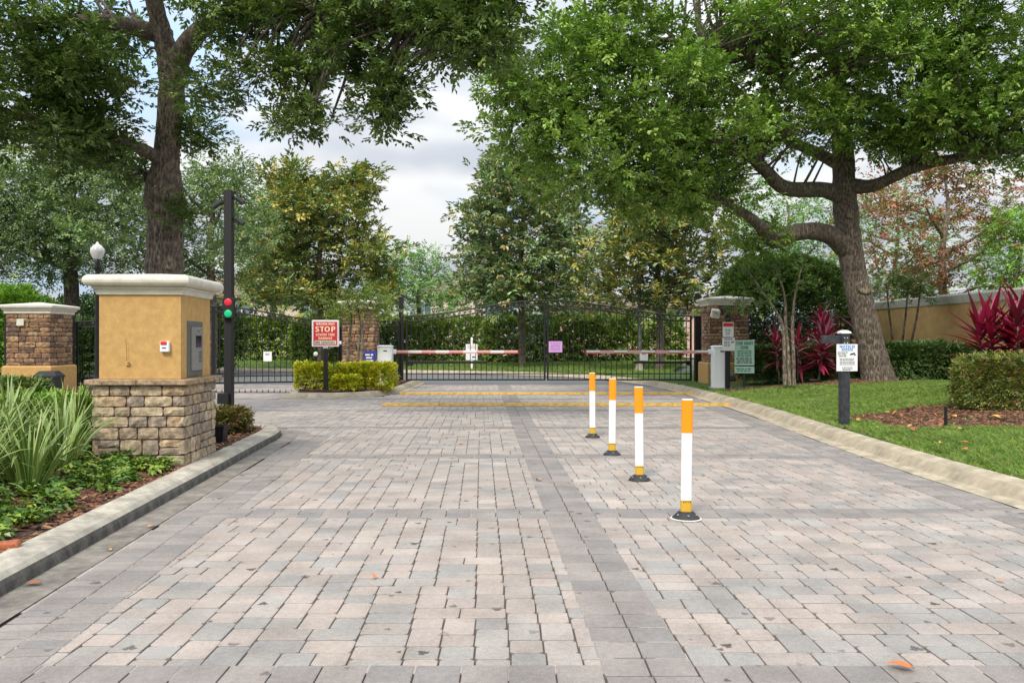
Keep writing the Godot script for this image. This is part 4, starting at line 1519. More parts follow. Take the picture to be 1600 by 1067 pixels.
func back_trees() -> void:
	var magnolia := [lin(112, 140, 95), lin(138, 163, 105), lin(93, 120, 83), lin(187, 177, 110), lin(152, 175, 120)]
	var mag_yellow := [lin(133, 153, 85), lin(160, 164, 89), lin(111, 136, 76), lin(204, 188, 96), lin(100, 125, 72)]
	var soft := [lin(124, 165, 92), lin(147, 186, 106), lin(104, 145, 81), lin(165, 199, 119)]
	var olive := [lin(120, 145, 93), lin(140, 165, 107), lin(100, 125, 79), lin(163, 183, 125)]
	var lime := [lin(142, 188, 81), lin(167, 208, 97), lin(119, 165, 69)]
	var rusty := [lin(184, 124, 98), lin(166, 108, 86), lin(202, 148, 120), lin(128, 134, 76), lin(150, 100, 80), lin(118, 138, 72)]
	var mg := "magnolias beyond the gate"
	var bg := "background trees"
	simple_tree("magnolia_tree", "magnolia with yellowing leaves standing behind the red stop sign", mg, 500, 268, 480, 40.0, 290, mag_yellow, [8, 0.27, 0.11, 0.34], 210, 19, M.leaf_gloss, M.bark_pale, 1.0, 0.18, 0.8)
	simple_tree("magnolia_tree", "dense dark magnolia behind the meeting stiles of the entry gate", mg, 815, 255, 490, 38.0, 260, magnolia, [8, 0.27, 0.11, 0.34], 220, 19, M.leaf_gloss, M.bark_pale, 1.0, 0.18, 0.8)
	simple_tree("magnolia_tree", "broad magnolia with yellow patches over the grey lamp pole", mg, 1030, 318, 478, 33.4, 300, mag_yellow, [8, 0.27, 0.11, 0.34], 150, 15, M.leaf_gloss, M.bark_pale, 0.0, 0.17, 0.8)
	simple_tree("shade_tree", "soft light green tree peeping out behind the yellowing magnolia", bg, 425, 300, 470, 50.0, 130, soft, [10, 0.2, 0.085, 0.5], 60, 20, M.leaf, M.bark_pale, 0.0, 0.2, 0.9)
	simple_tree("shade_tree", "rounded green tree in front of the far grey roof", bg, 655, 402, 490, 55.0, 140, soft, [10, 0.2, 0.085, 0.5], 66, 22, M.leaf, M.bark_pale, 0.0, 0.2, 0.9)
	simple_tree("shade_tree", "dusky olive tree behind the black light pole and kiosk", bg, 330, 262, 440, 30.0, 170, olive, [10, 0.14, 0.06, 0.36], 84, 24, M.leaf, M.bark, 0.0, 0.18, 0.7)
	simple_tree("shade_tree", "wide olive-green oak behind the pillar with a plaque", bg, 110, 235, 430, 29.0, 320, olive, [10, 0.14, 0.06, 0.36], 170, 26, M.leaf, M.bark, 0.0, 0.3, 0.8)
	simple_tree("shade_tree", "olive-green oak beside the wide oak behind the pillar with a plaque", bg, -40, 260, 450, 27.0, 200, olive, [10, 0.14, 0.06, 0.36], 90, 26, M.leaf, M.bark, 0.0, 0.25, 0.8)
	simple_tree("shade_tree", "light green tree filling the gap between leaning oak trunk and magnolia", bg, 1230, 300, 470, 42.0, 200, soft, [10, 0.18, 0.075, 0.45], 70, 20, M.leaf, M.bark_pale, 0.0, 0.2, 0.9)
	simple_tree("rusty_tree", "tree with dead rust-brown leaves over the tan wall", bg, 1475, 250, 465, 28.0, 270, rusty, [9, 0.16, 0.065, 0.34], 105, 17, M.leaf, M.bark_pale, 0.0, 0.16, 0.6)
	simple_tree("shade_tree", "yellow-green feathery tree above the tan wall behind the cordyline", bg, 1590, 340, 470, 26.0, 150, lime, [10, 0.11, 0.042, 0.28], 56, 20, M.leaf, M.bark_pale, 0.0, 0.1, 0.6)
	simple_tree("shade_tree", "green tree behind the rust-brown one", bg, 1400, 300, 480, 44.0, 200, soft, [10, 0.18, 0.075, 0.45], 56, 20, M.leaf, M.bark_pale, 0.0, 0.18, 0.9)

# ------------------------------------------------------------------ shrubs
func hedge(called: String, label: String, group: String, ce: Vector3, size: Vector3, turn: float, count: int, sp: Array, pal: Array, lm: Material, round_ := 6.0, _fill := 0.4, uneven := 0.05) -> Node3D:
	var t := thing(called, label, "hedge" if called.contains("hedge") else "shrub", ce, turn, group)
	bush_fill(t, size, int(count * 1.12), sp, pal, lm, round_, 0.38, uneven)
	return t

func shrubs() -> void:
	var boxp := [lin(124, 136, 62), lin(98, 116, 50), lin(150, 152, 72), lin(80, 98, 44), lin(132, 120, 62)]
	var dark := [lin(72, 98, 52), lin(88, 116, 60), lin(58, 82, 46), lin(108, 132, 70)]
	var hedgep := [lin(142, 164, 72), lin(120, 146, 62), lin(166, 182, 90), lin(100, 126, 56)]
	var gold := [lin(214, 208, 44), lin(190, 194, 44), lin(228, 214, 66), lin(150, 166, 46)]
	var bright := [lin(120, 160, 56), lin(96, 140, 44), lin(140, 176, 70)]
	# far hedge beyond the gate in three runs
	var k := 0
	for q in [[-17.5, 49.5, 11.0, "tall clipped hedge beyond the exit gate"], [-6.5, 47.5, 11.0, "tall clipped hedge beyond the barrier arm of the median"], [4.0, 45.5, 10.5, "tall clipped hedge beyond the gate leaf with the lilac notice"]]:
		hedge("tall_hedge", q[3], "tall hedge runs", Vector3(q[0], 0.15, -q[1]), Vector3(q[2] + 0.4, 2.45, 1.6), 0.18, 3400, [10, 0.19, 0.1, 0.34], hedgep, M.leaf, 8.0, 0.78, 0.12)
	# near clipped hedge on the right
	var zc := 11.0
	hedge("clipped_hedge", "clipped variegated hedge block in front of the large cordyline", "", Vector3(9.35, 0.24, -11.9), Vector3(5.4, 0.84, 1.9), -0.5, 7000, [10, 0.05, 0.026, 0.1], boxp, M.leaf, 9.0, 0.8, 0.04)
	# low dark hedge behind the lawn
	hedge("low_hedge", "low dark hedge along the iron fence behind the slim pale trunks", "low dark hedges behind the lawn", Vector3(px_x(1262, 21.6), 0.3, -21.7), Vector3(3.3, 0.85, 0.9), -0.1, 4200, [10, 0.07, 0.036, 0.14], dark, M.leaf, 8.0, 0.78, 0.06)
	hedge("low_hedge", "low dark hedge between the oak trunk and the tan wall", "low dark hedges behind the lawn", Vector3(px_x(1450, 20.2), 0.32, -20.4), Vector3(2.6, 0.9, 0.9), 0.15, 3600, [10, 0.07, 0.036, 0.14], dark, M.leaf, 8.0, 0.78, 0.06)
	# domed bush over the fence
	hedge("domed_bush", "big dome-clipped dark bush behind the iron fence", "", Vector3(px_x(1226, 25.6), 0.2, -25.8), Vector3(4.1, 3.7, 2.6), 0.0, 6500, [10, 0.1, 0.052, 0.2], [lin(88, 116, 58), lin(106, 134, 66), lin(74, 100, 52), lin(130, 152, 80)], M.leaf, 2.4, 0.72, 0.1)
	# golden shrubs of the median
	k = 0
	for q in [[490, 20.7, 0.85, 0.6, "golden leafy shrub at the tip of the median beside the red sign post"], [541, 20.3, 0.6, 0.32, "small golden leafy shrub low in the median mulch"], [552, 20.9, 0.9, 0.58, "golden leafy shrub before the stone pillar of the median"], [590, 20.8, 0.85, 0.62, "golden leafy shrub overlapping the white barrier cabinet"]]:
		hedge("golden_shrub", q[4], "golden shrubs of the median", Vector3(px_x(q[0], q[1]), 0.13, -q[1]), Vector3(q[2], q[3], 0.75), 0.0, 1100, [9, 0.055, 0.03, 0.11], gold, M.leaf, 4.5, 0.55, 0.07)
	# shrubs at the far left
	hedge("clipped_hedge", "small clipped green hedge beside the black bin", "", Vector3(-7.75, 0.15, -11.6), Vector3(2.4, 0.62, 0.9), 0.1, 3200, [9, 0.045, 0.026, 0.09], [lin(98, 124, 54), lin(80, 106, 46), lin(120, 142, 70)], M.leaf, 7.0, 0.78, 0.05)
	hedge("round_shrub", "bright green rounded shrub behind the pillar with a plaque", "", Vector3(px_x(8, 23.0), 0.1, -23.0), Vector3(2.4, 2.65, 2.0), 0.0, 4200, [10, 0.09, 0.046, 0.18], bright, M.leaf, 2.6, 0.62, 0.14)
	hedge("dark_shrub", "dark shrub behind the iron exit gate", "", Vector3(-13.0, 0.1, -27.0), Vector3(5.0, 1.9, 1.6), 0.0, 4200, [10, 0.1, 0.052, 0.2], dark, M.leaf, 3.5, 0.72, 0.12)
	hedge("dark_shrub", "long dark shrub mass far behind the pillar with a plaque", "", Vector3(-18.0, 0.0, -34.0), Vector3(14.0, 3.0, 2.5), 0.0, 4200, [10, 0.17, 0.08, 0.32], dark, M.leaf, 4.0, 0.75, 0.2)
	# plant by the kiosk
	hedge("low_shrub", "low reddish-green shrub at the foot of the black light pole", "", Vector3(-3.78, 0.1, -11.1), Vector3(0.62, 0.3, 0.7), 0.0, 800, [9, 0.045, 0.024, 0.09], [lin(118, 124, 60), lin(94, 108, 50), lin(140, 110, 66), lin(110, 84, 56)], M.leaf, 2.6, 0.5, 0.06)
	# crape myrtles with several thin trunks
	var cm := [lin(92, 122, 56), lin(76, 104, 48), lin(112, 136, 66)]
	var Z := 19.2
	var b := Vector3(px_x(1228, Z), 0.3, -Z)
	var limbs := []
	for q in [[1227, 1226, 1222, 1195, 1160], [1234, 1232, 1228, 1226, 1210], [1241, 1240, 1239, 1243, 1255]]:
		limbs.append([[Vector3(px_x(q[0], Z), 0.3, -Z), at(q[1], 550, Z), at(q[2], 505, Z), at(q[3], 460, Z - 0.2), at(q[4], 412, Z - 0.3)], [0.05, 0.042, 0.036, 0.024, 0.01]])
	var bl := []
	for q in [[1170, 440, 0.5, 0.4, 8], [1220, 420, 0.6, 0.4, 8], [1195, 470, 0.5, 0.3, 6], [1262, 440, 0.4, 0.4, 5], [1150, 480, 0.3, 0.25, 6]]:
		bl.append([at(q[0], q[1], Z - 0.2), Vector3(q[2], q[3], 0.5), q[4], 0.25, 11])
	tree("crape_myrtle", "slim multi-stemmed sapling with pale trunks before the low dark hedge", "slim multi-stemmed saplings", b, limbs, bl, cm, [9, 0.06, 0.028, 0.14], M.bark_pale, M.leaf)
	Z = 21.6
	b = Vector3(px_x(556, Z), 0.12, -Z)
	limbs = []
	for q in [[542, 543, 546, 548, 535], [560, 559, 562, 570, 590], [566, 566, 566, 560, 555]]:
		limbs.append([[Vector3(px_x(q[0], Z), 0.1, -Z), at(q[1], 560, Z), at(q[2], 525, Z), at(q[3], 490, Z), at(q[4], 452, Z)], [0.05, 0.042, 0.036, 0.024, 0.01]])
	bl = []
	for q in [[540, 480, 0.45, 0.35, 12], [580, 478, 0.5, 0.35, 13], [560, 455, 0.5, 0.3, 10], [600, 490, 0.35, 0.25, 7], [530, 500, 0.3, 0.2, 5]]:
		bl.append([at(q[0], q[1], Z), Vector3(q[2], q[3], 0.5), q[4], 0.25, 16])
	tree("crape_myrtle", "slim multi-stemmed sapling with pale trunks in the median before the pillar", "slim multi-stemmed saplings", b, limbs, bl, [lin(124, 150, 60), lin(146, 158, 70), lin(104, 130, 54)], [9, 0.06, 0.028, 0.14], M.bark_pale, M.leaf)
	Z = 22.4
	b = Vector3(px_x(1412, Z), 0.3, -Z)
	limbs = []
	for q in [[1398, 1396, 1390, 1385], [1408, 1410, 1416, 1420], [1416, 1424, 1434, 1440]]:
		limbs.append([[Vector3(px_x(q[0], Z), 0.3, -Z), at(q[1], 540, Z), at(q[2], 490, Z), at(q[3], 440, Z)], [0.04, 0.034, 0.026, 0.01]])
	bl = []
	for q in [[1390, 450, 0.4, 0.35, 8], [1420, 440, 0.5, 0.35, 9], [1440, 465, 0.35, 0.3, 6]]:
		bl.append([at(q[0], q[1], Z), Vector3(q[2], q[3], 0.4), q[4], 0.25, 22])
	tree("crape_myrtle", "slim dark-stemmed sapling close behind the leaning oak trunk", "slim multi-stemmed saplings", b, limbs, bl, cm, [9, 0.06, 0.028, 0.14], M.bark, M.leaf)
	# red cordylines
	cordyline("magenta cordyline low between the pale sapling trunks and the notice post", Vector3(px_x(1246, 20.9), 0.35, -20.9), 5, 1.1, 30, 0.6)
	cordyline("magenta cordyline high behind the crossbar of the notice post", Vector3(px_x(1308, 22.6), 0.4, -22.6), 4, 1.75, 30, 0.6)
	cordyline("small magenta cordyline between the oak trunk and tan wall", Vector3(px_x(1418, 21.4), 0.35, -21.4), 1, 0.7, 14, 0.4)
	cordyline("large magenta cordyline rising behind the clipped variegated hedge", Vector3(px_x(1584, 14.6), 0.35, -14.6), 8, 1.6, 52, 0.72)

var cord_leaf := []
func cordyline(label: String, p: Vector3, stems: int, hgt: float, leaves: int, ll: float) -> void:
	if cord_leaf.is_empty():
		for v in 4:
			var mb := MB.new()
			var droop: float = [0.05, 0.25, 0.5, 0.8][v]
			var rows := []
			for i in 8:
				var u := i / 7.0
				var w := 0.068 * sin(PI * pow(u, 0.62)) + 0.006 * (1.0 - u)
				var c := Vector3(u, -droop * u * u * 0.6, 0)
				rows.append([c + Vector3(0, 0.35 * w, w), c, c + Vector3(0, 0.35 * w, -w)])
			mb.grid(rows, false, false)
			cord_leaf.append(mb.mesh())
	var mats := []
	for c in [Color8(172, 40, 86), Color8(134, 30, 62), Color8(108, 28, 52), Color8(80, 30, 44), Color8(64, 34, 38)]:
		var m: StandardMaterial3D = M.leaf_red.duplicate()
		m.vertex_color_use_as_albedo = false
		m.albedo_color = c
		mats.append(m)
	var t := thing("cordyline", label, "plant", p, 0.0, "magenta cordylines")
	for s in stems:
		var off := Vector3(rng.randf_range(-0.5, 0.5), 0, rng.randf_range(-0.3, 0.3)) * (0.35 + 0.13 * stems)
		var top := off * 1.25 + Vector3(0, hgt * rng.randf_range(0.7, 1.0), 0)
		var mb := MB.new()
		mb.tube([off * 0.6, off, top], [0.025, 0.02, 0.016], 6)
		part("stem", mb, M.bark, t)
		for i in leaves:
			var u := i / float(leaves)
			var at_ := (off * 0.9).lerp(top, 0.3 + 0.7 * u)
			var o := part("leaf", cord_leaf[clampi(int((1.0 - u) * 3.2 + rng.randf_range(-0.4, 0.6)), 0, 3)], mats[rng.randi() % 5], t)
			var up := lerpf(-0.1, 1.2, pow(u, 1.5)) + rng.randf_range(-0.2, 0.2)
			var bas := Basis(Vector3.UP, i * 2.4 + rng.randf_range(-0.3, 0.3)) * Basis(Vector3.BACK, up)
			o.transform = Transform3D(bas.scaled_local(Vector3.ONE * ll * rng.randf_range(0.75, 1.1)), at_)

func left_bed() -> void:
	# soil of the kiosk island
	var s := structure("planting_bed")
	var rows := []
	for i in 24:
		var z := 2.4 + i * 0.43
		var row := []
		for j in 14:
			var x := road_left(minf(z, 11.6)) - 0.25 - pow(j / 13.0, 1.4) * 9.0
			if z > 11.2: x -= (z - 11.2) * 0.5
			row.append(Vector3(x, bed_h(x, z), -z))
		rows.append(row)
	var mb := MB.new()
	mb.grid(rows, false, true)
	part("soil", mb, M.soil, s)
	mulch_chips("mulch", 8000, func():
		var z := 3.4 + rng.randf() * 8.4
		var x := road_left(z) - 0.27 - rng.randf() * 2.4
		return Vector3(x, bed_h(x, z), -z))
	# median soil
	s = structure("planting_bed")
	mb = MB.new()
	rows = []
	var outl := [Vector2(-5.2, -26.0), Vector2(-5.22, -22.5), Vector2(-5.15, -20.2), Vector2(-4.85, -19.55), Vector2(-4.2, -19.45), Vector2(-3.55, -19.9), Vector2(-3.2, -21.2), Vector2(-3.1, -23.5), Vector2(-3.1, -26.0)]
	for k in 5:
		var row := []
		for p in outl:
			var q: Vector2 = p.lerp(Vector2(-4.15, -23.0), k / 4.0)
			row.append(Vector3(q.x, 0.1 + 0.03 * k, q.y))
		rows.append(row)
	mb.grid(rows, true, false)
	part("soil", mb, M.soil, s)
	mulch_chips("mulch", 5000, func():
		var x := -5.15 + rng.randf() * 2.0
		var z := 19.5 + rng.randf() * 5.5
		if z < 19.6 + absf(x + 4.2) * 0.7: return null
		return Vector3(x, 0.13, -z))
	# far-left bed
	s = structure("planting_bed")
	mb = MB.new()
	mb.grid([[Vector3(-20, 0.1, -18.9), Vector3(-10.1, 0.1, -19.4), Vector3(-9.75, 0.1, -20.5), Vector3(-9.75, 0.1, -27)], [Vector3(-20, 0.13, -22), Vector3(-14, 0.13, -22), Vector3(-12, 0.13, -23), Vector3(-11, 0.13, -27)]], false, false)
	part("soil", mb, M.soil, s)
	mulch_chips("mulch", 2200, func():
		var x := -12.5 + rng.randf() * 2.7
		var z := 19.6 + rng.randf() * 3.0
		return Vector3(x, 0.115, -z))
	# ground cover
	var xfs := []
	var cols := []
	var pal := [lin(112, 146, 48), lin(84, 124, 40), lin(142, 160, 62), lin(66, 100, 38)]
	var fn := FastNoiseLite.new()
	fn.seed = 12
	fn.frequency = 1.1
	var tries := 0
	while xfs.size() < 2600 and tries < 60000:
		tries += 1
		var z := 4.0 + rng.randf() * 4.6
		var x := road_left(z) - 0.42 - rng.randf() * 1.6
		var dense := 0.12 if z > 6.6 and x > road_left(z) - 1.1 else 0.0
		if fn.get_noise_2d(x * 1.6, z * 1.6) + dense < 0.06: continue
		xfs.append(Transform3D(rnd_basis(rng.randf_range(0.7, 1.3), 0.5), Vector3(x, bed_h(x, z) + rng.randf_range(0.02, 0.09), -z)))
		cols.append(pick(pal))
	var g := leaf_mass("ground_cover", [7, 0.055, 0.032, 0.09], xfs, cols, M.leaf_gloss, self)
	g.set_meta("label", "low leafy green ground cover over mulch beside the kerb")
	g.set_meta("category", "ground cover")
	hedge("low_shrub", "fresh green low shrub between the flax lilies and the kiosk", "", Vector3(-4.9, 0.2, -9.2), Vector3(2.2, 0.5, 1.0), 0.0, 2600, [8, 0.055, 0.03, 0.11], [lin(126, 166, 58), lin(104, 146, 48), lin(146, 180, 74)], M.leaf, 3.0, 0.6, 0.08)
	# flax lilies: every blade a part
	var blades := []
	for v in 7:
		var bm := MB.new()
		var rows2 := []
		var bend: float = [0.15, 0.35, 0.6, 0.9, 1.25, 0.5, 0.25][v]
		for stripe in 3:
			rows2 = []
			for i in 9:
				var u := i / 8.0
				var an := 1.35 - bend * u * u * 1.5
				var c := Vector3.ZERO
				# integrate the arc
				var st := 12
				for q in st:
					var uu := u * q / st
					var aa := 1.38 - bend * uu * uu * 1.6
					c += Vector3(cos(aa), sin(aa), 0) * u / st
				var w := 0.015 * (1.0 - pow(u, 2.2)) + 0.0013
				var z0: float = [-1.0, -0.66, 0.66][stripe] * w
				var z1: float = [-0.66, 0.66, 1.0][stripe] * w
				var tw := 0.5 * u * sin(v * 1.7)
				rows2.append([c + Vector3(0, absf(z0) * 0.4 + z0 * tw, z0), c + Vector3(0, absf(z1) * 0.4 + z1 * tw, z1)])
			bm.col = lin(158, 170, 98) if stripe != 1 else (lin(88, 124, 56) if v % 3 else lin(112, 138, 66))
			bm.grid(rows2, false, false)
		blades.append(bm.mesh())
	var lm := leafmat(0.45, Color(0.12, 0.15, 0.04))
	var spots := [[-3.62, 5.4], [-4.1, 5.9], [-3.75, 6.5], [-4.35, 6.9], [-4.0, 7.4], [-4.7, 7.7], [-4.35, 8.3], [-5.1, 8.5], [-4.65, 6.2], [-5.2, 7.1]]
	for i in spots.size():
		var x: float = spots[i][0]
		var z: float = spots[i][1]
		var t := thing("flax_lily", "arching clump of cream-striped strap leaves in the kiosk bed", "plant", Vector3(x, bed_h(x, z), -z), rng.randf() * TAU, "striped flax lilies beside the kiosk")
		for k in 78:
			var o := part("leaf_blade", blades[rng.randi() % 7], lm, t)
			var an := rng.randf() * TAU
			var L := rng.randf_range(0.5, 0.86)
			var bas := Basis(Vector3.UP, an) * Basis(Vector3.BACK, rng.randf_range(-0.4, 0.12))
			o.transform = Transform3D(bas.scaled_local(Vector3(L, L, rng.randf_range(0.8, 1.2))), Vector3(cos(an), 0, -sin(an)) * rng.randf() * 0.14)

func bed_h(x: float, z: float) -> float:
	var d := road_left(minf(z, 11.6)) - 0.25 - x
	return 0.085 + 0.13 * smoothstep(0.0, 1.8, d) + 0.012 * sin(x * 4.0 + z * 3.0)

# ------------------------------------------------------------------ signs
func signs() -> void:
	# stop sign
	var Z := 19.9
	var p := Vector3(px_x(508.5, Z), 0.1, -Z)
	var t := thing("stop_sign", "red and white boxed stop sign on a black post in the median", "sign", p, 0.12)
	var mb := MB.new()
	mb.box(Vector3(0, 0.52, 0), Vector3(0.1, 1.05, 0.1), 0.008)
	part("post", mb, M.black, t)
	mb = MB.new()
	mb.box(Vector3(0, 1.06, 0), Vector3(0.11, 0.1, 0.08), 0.008)
	part("bracket", mb, M.white_metal, t)
	mb = MB.new()
	mb.box(Vector3(0, 1.39, 0), Vector3(0.63, 0.63, 0.12), 0.012)
	part("case", mb, M.white, t)
	mb = MB.new()
	mb.box(Vector3(0, 1.39, 0.061), Vector3(0.555, 0.555, 0.006), 0.001)
	var face := part("face", mb, M.sign_red, t)
	text(face, "WRONG WAY", 0.06, Vector3(0, 1.615, 0.066), M.cream, 0.44)
	text(face, "STOP", 0.125, Vector3(0, 1.49, 0.066), M.cream, 0.46)
	text(face, "SEVERE TIRE", 0.055, Vector3(0, 1.36, 0.066), M.cream, 0.44)
	text(face, "DAMAGE", 0.055, Vector3(0, 1.275, 0.066), M.cream, 0.32)
	mb = MB.new()
	mb.box(Vector3(0, 1.18, 0.065), Vector3(0.5, 0.085, 0.004), 0.001)
	var strip := part("strip", mb, mat(Color8(226, 224, 200), 0.6), t)
	text(strip, "NO", 0.06, Vector3(-0.18, 1.18, 0.068), M.ink, 0.1)
	print_rows(strip, Vector3(0.06, 1.198, 0.068), 0.34, 2, 0.036, M.ink, 0.45, 9)
	mb = MB.new()
	mb.box(Vector3(0.34, 1.17, 0), Vector3(0.06, 0.08, 0.08), 0.01)
	part("switch_box", mb, M.white_metal, t)
	# round lamp under the sign
	var rl := thing("round_reflector", "small white round reflector behind the red stop sign post", "reflector", at(493, 553, 20.6))
	mb = MB.new()
	mb.xf = Transform3D(Basis(Vector3.RIGHT, PI * 0.5), Vector3.ZERO)
	mb.lathe(Vector3.ZERO, [[0.0, -0.02], [0.05, -0.02], [0.056, 0.0], [0.045, 0.02], [0.0, 0.03]], 16)
	part("disc", mb, M.white, rl)
	mb = MB.new()
	mb.tube([Vector3(0.01, -1.0, -0.03), Vector3(0.01, 0.02, -0.03)], [0.012, 0.012], 6)
	part("stake", mb, M.iron, rl)
	# blue sign
	Z = 21.2
	t = thing("blue_sign", "small blue sign with white lines behind the golden shrubs", "sign", Vector3(px_x(578, Z), 0.1, -Z), -0.05)
	var cy := EYE + (CY - 558.0) / F * Z - 0.1
	mb = MB.new()
	mb.box(Vector3(0, cy * 0.5 + 0.09, -0.03), Vector3(0.05, cy + 0.2, 0.04), 0.004)
	part("post", mb, M.black, t)
	mb = MB.new()
	mb.box(Vector3(0, cy, 0), Vector3(0.31, 0.32, 0.012), 0.002)
	var bp := part("plate", mb, M.blue, t)
	print_rows(bp, Vector3(0, cy + 0.06, 0.008), 0.25, 3, 0.075, M.sign_white, 0.5, 12)
	# notice post on the right
	Z = 11.55
	p = Vector3(px_x(1319.5, Z), 0.11, -Z)
	t = thing("notice_post", "dark grey timber post with white cap, crossbar and notice sign", "sign", p, 0.06)
	mb = MB.new()
	mb.box(Vector3(0, 0.62, 0), Vector3(0.115, 1.36, 0.115), 0.006)
	part("post", mb, M.post_grey, t)
	mb = MB.new()
	mb.loft([[0.07, 0.07, 1.3], [0.07, 0.07, 1.32], [0.03, 0.03, 1.345]])
	part("post_cap", mb, M.white, t)
	mb = MB.new()
	mb.box(Vector3(-0.19, 1.215, 0.0), Vector3(0.27, 0.115, 0.07), 0.005)
	part("crossbar", mb, M.post_grey, t)
	mb = MB.new()
	for q in [[-0.02, 1.24], [0.02, 1.24], [-0.02, 1.17], [0.02, 1.17]]:
		mb.box(Vector3(q[0], q[1], 0.06), Vector3(0.012, 0.012, 0.006), 0.002)
	part("bolts", mb, M.white, t)
	mb = MB.new()
	mb.box(Vector3(0.01, 0.968, 0.066), Vector3(0.295, 0.37, 0.008), 0.002)
	var np := part("plate", mb, M.sign_white, t)
	text(np, "NOTICE!", 0.037, Vector3(0.01, 1.12, 0.072), M.notice_blue, 0.215)
	text(np, "AVISO!", 0.037, Vector3(0.01, 1.078, 0.072), M.notice_blue, 0.16)
	print_rows(np, Vector3(-0.055, 1.04, 0.072), 0.14, 3, 0.026, M.ink, 0.4, 21)
	print_rows(np, Vector3(0.01, 0.955, 0.072), 0.23, 5, 0.02, M.post_grey, 0.35, 22)
	print_rows(np, Vector3(0.01, 0.835, 0.072), 0.15, 3, 0.018, M.post_grey, 0.35, 23)
	mb = MB.new()
	mb.xf = Transform3D(Basis(Vector3.BACK, 0.25), Vector3(0.085, 1.02, 0.072))
	mb.box(Vector3.ZERO, Vector3(0.07, 0.02, 0.003))
	mb.box(Vector3(0.03, -0.022, 0), Vector3(0.03, 0.01, 0.003))
	part("camera_picture", mb, M.ink, np)
	# tow-away sign
	Z = 21.0
	t = thing("tow_sign", "mint green tow away sign with a smaller plate on a green post", "sign", Vector3(px_x(1163.5, Z), 0.2, -Z), -0.06)
	var s0 := EYE + (CY - 551.0) / F * Z - 0.2
	mb = MB.new()
	mb.box(Vector3(0, s0 * 0.5, -0.03), Vector3(0.055, s0 + 0.4, 0.035), 0.004)
	part("post", mb, mat(Color8(24, 66, 50), 0.6), t)
	mb = MB.new()
	mb.box(Vector3(0, s0, 0), Vector3(0.49, 0.63, 0.01), 0.002)
	var tp := part("plate", mb, M.mint, t)
	text(tp, "TOW AWAY", 0.085, Vector3(0, s0 + 0.235, 0.008), M.green_ink, 0.42)
	text(tp, "ZONE", 0.085, Vector3(0, s0 + 0.125, 0.008), M.green_ink, 0.2)
	print_rows(tp, Vector3(0, s0 + 0.04, 0.008), 0.42, 4, 0.045, M.green_ink, 0.5, 31)
	print_rows(tp, Vector3(0, s0 - 0.15, 0.008), 0.42, 3, 0.05, M.ink, 0.5, 32)
	mb = MB.new()
	mb.box(Vector3(0, s0 - 0.43, 0), Vector3(0.49, 0.17, 0.01), 0.002)
	tp = part("lower_plate", mb, M.mint, t)
	print_rows(tp, Vector3(0, s0 - 0.405, 0.008), 0.42, 2, 0.05, M.green_ink, 0.45, 33)
	# small signs on the black post by the right barrier
	Z = 20.9
	t = thing("sign_post", "black square post with two small white notices and a floodlight", "sign", Vector3(px_x(1137, Z), 0.12, -Z))
	var yb := func(py: float) -> float: return EYE + (CY - py) / F * Z - 0.12
	mb = MB.new()
	mb.box(Vector3(0, yb.call(477) * 0.5 - 0.05, 0), Vector3(0.115, yb.call(477) + 0.1, 0.115), 0.006)
	part("post", mb, M.black, t)
	mb = MB.new()
	mb.box(Vector3(0, yb.call(515), 0.064), Vector3(0.27, 0.37, 0.01), 0.002)
	var pl := part("plate", mb, M.sign_white, t)
	mb = MB.new()
	mb.box(Vector3(0, yb.call(507.5), 0.071), Vector3(0.25, 0.09, 0.004), 0.001)
	part("red_header", mb, M.red, pl)
	print_rows(pl, Vector3(0, yb.call(515), 0.07), 0.16, 4, 0.04, M.post_grey, 0.35, 41)
	mb = MB.new()
	mb.box(Vector3(0.01, yb.call(538), 0.064), Vector3(0.31, 0.32, 0.01), 0.002)
	pl = part("plate", mb, M.sign_white, t)
	text(pl, "NOTICE!", 0.04, Vector3(0.01, yb.call(530.5), 0.071), M.ink, 0.2)
	print_rows(pl, Vector3(-0.03, yb.call(534), 0.07), 0.17, 4, 0.035, M.post_grey, 0.4, 42)
	mb = MB.new()
	mb.xf = Transform3D(Basis(Vector3.BACK, 0.3), Vector3(0.11, yb.call(534.5), 0.07))
	mb.box(Vector3.ZERO, Vector3(0.08, 0.025, 0.003))
	part("camera_picture", mb, M.ink, pl)
	mb = MB.new()
	mb.xf = Transform3D(Basis(Vector3.UP, 0.5) * Basis(Vector3.RIGHT, -0.5), Vector3(0.12, yb.call(591), 0.05))
	mb.box(Vector3.ZERO, Vector3(0.17, 0.13, 0.07), 0.012)
	part("floodlight", mb, M.black, t)
	# camera housing on the right pillar
	t = thing("camera_box", "cream sloped camera housing on the stone pillar by the tow sign", "camera", at(1118, 490, 22.85))
	mb = MB.new()
	mb.xf = Transform3D(Basis(Vector3.BACK, -0.12) * Basis(Vector3.RIGHT, 0.3), Vector3.ZERO)
	mb.box(Vector3.ZERO, Vector3(0.22, 0.24, 0.18), 0.02)
	part("housing", mb, M.trim, t)
	mb = MB.new()
	mb.box(Vector3(0, 0, -0.16), Vector3(0.08, 0.08, 0.3), 0.01)
	part("wall_arm", mb, M.trim, t)
	# sign behind the gate
	Z = 35.5
	t = thing("yard_sign", "white sign on a white post in the grass beyond the gate", "sign", Vector3(px_x(737, Z), 0.12, -Z))
	mb = MB.new()
	mb.box(Vector3(0, 0.6, 0), Vector3(0.09, 1.3, 0.09), 0.006)
	mb.loft([[0.06, 0.06, 1.25], [0.02, 0.02, 1.36]])
	part("post", mb, M.white, t)
	mb = MB.new()
	mb.box(Vector3(0, 0.73, 0.055), Vector3(0.5, 0.68, 0.02), 0.004)
	pl = part("plate", mb, M.sign_white, t)
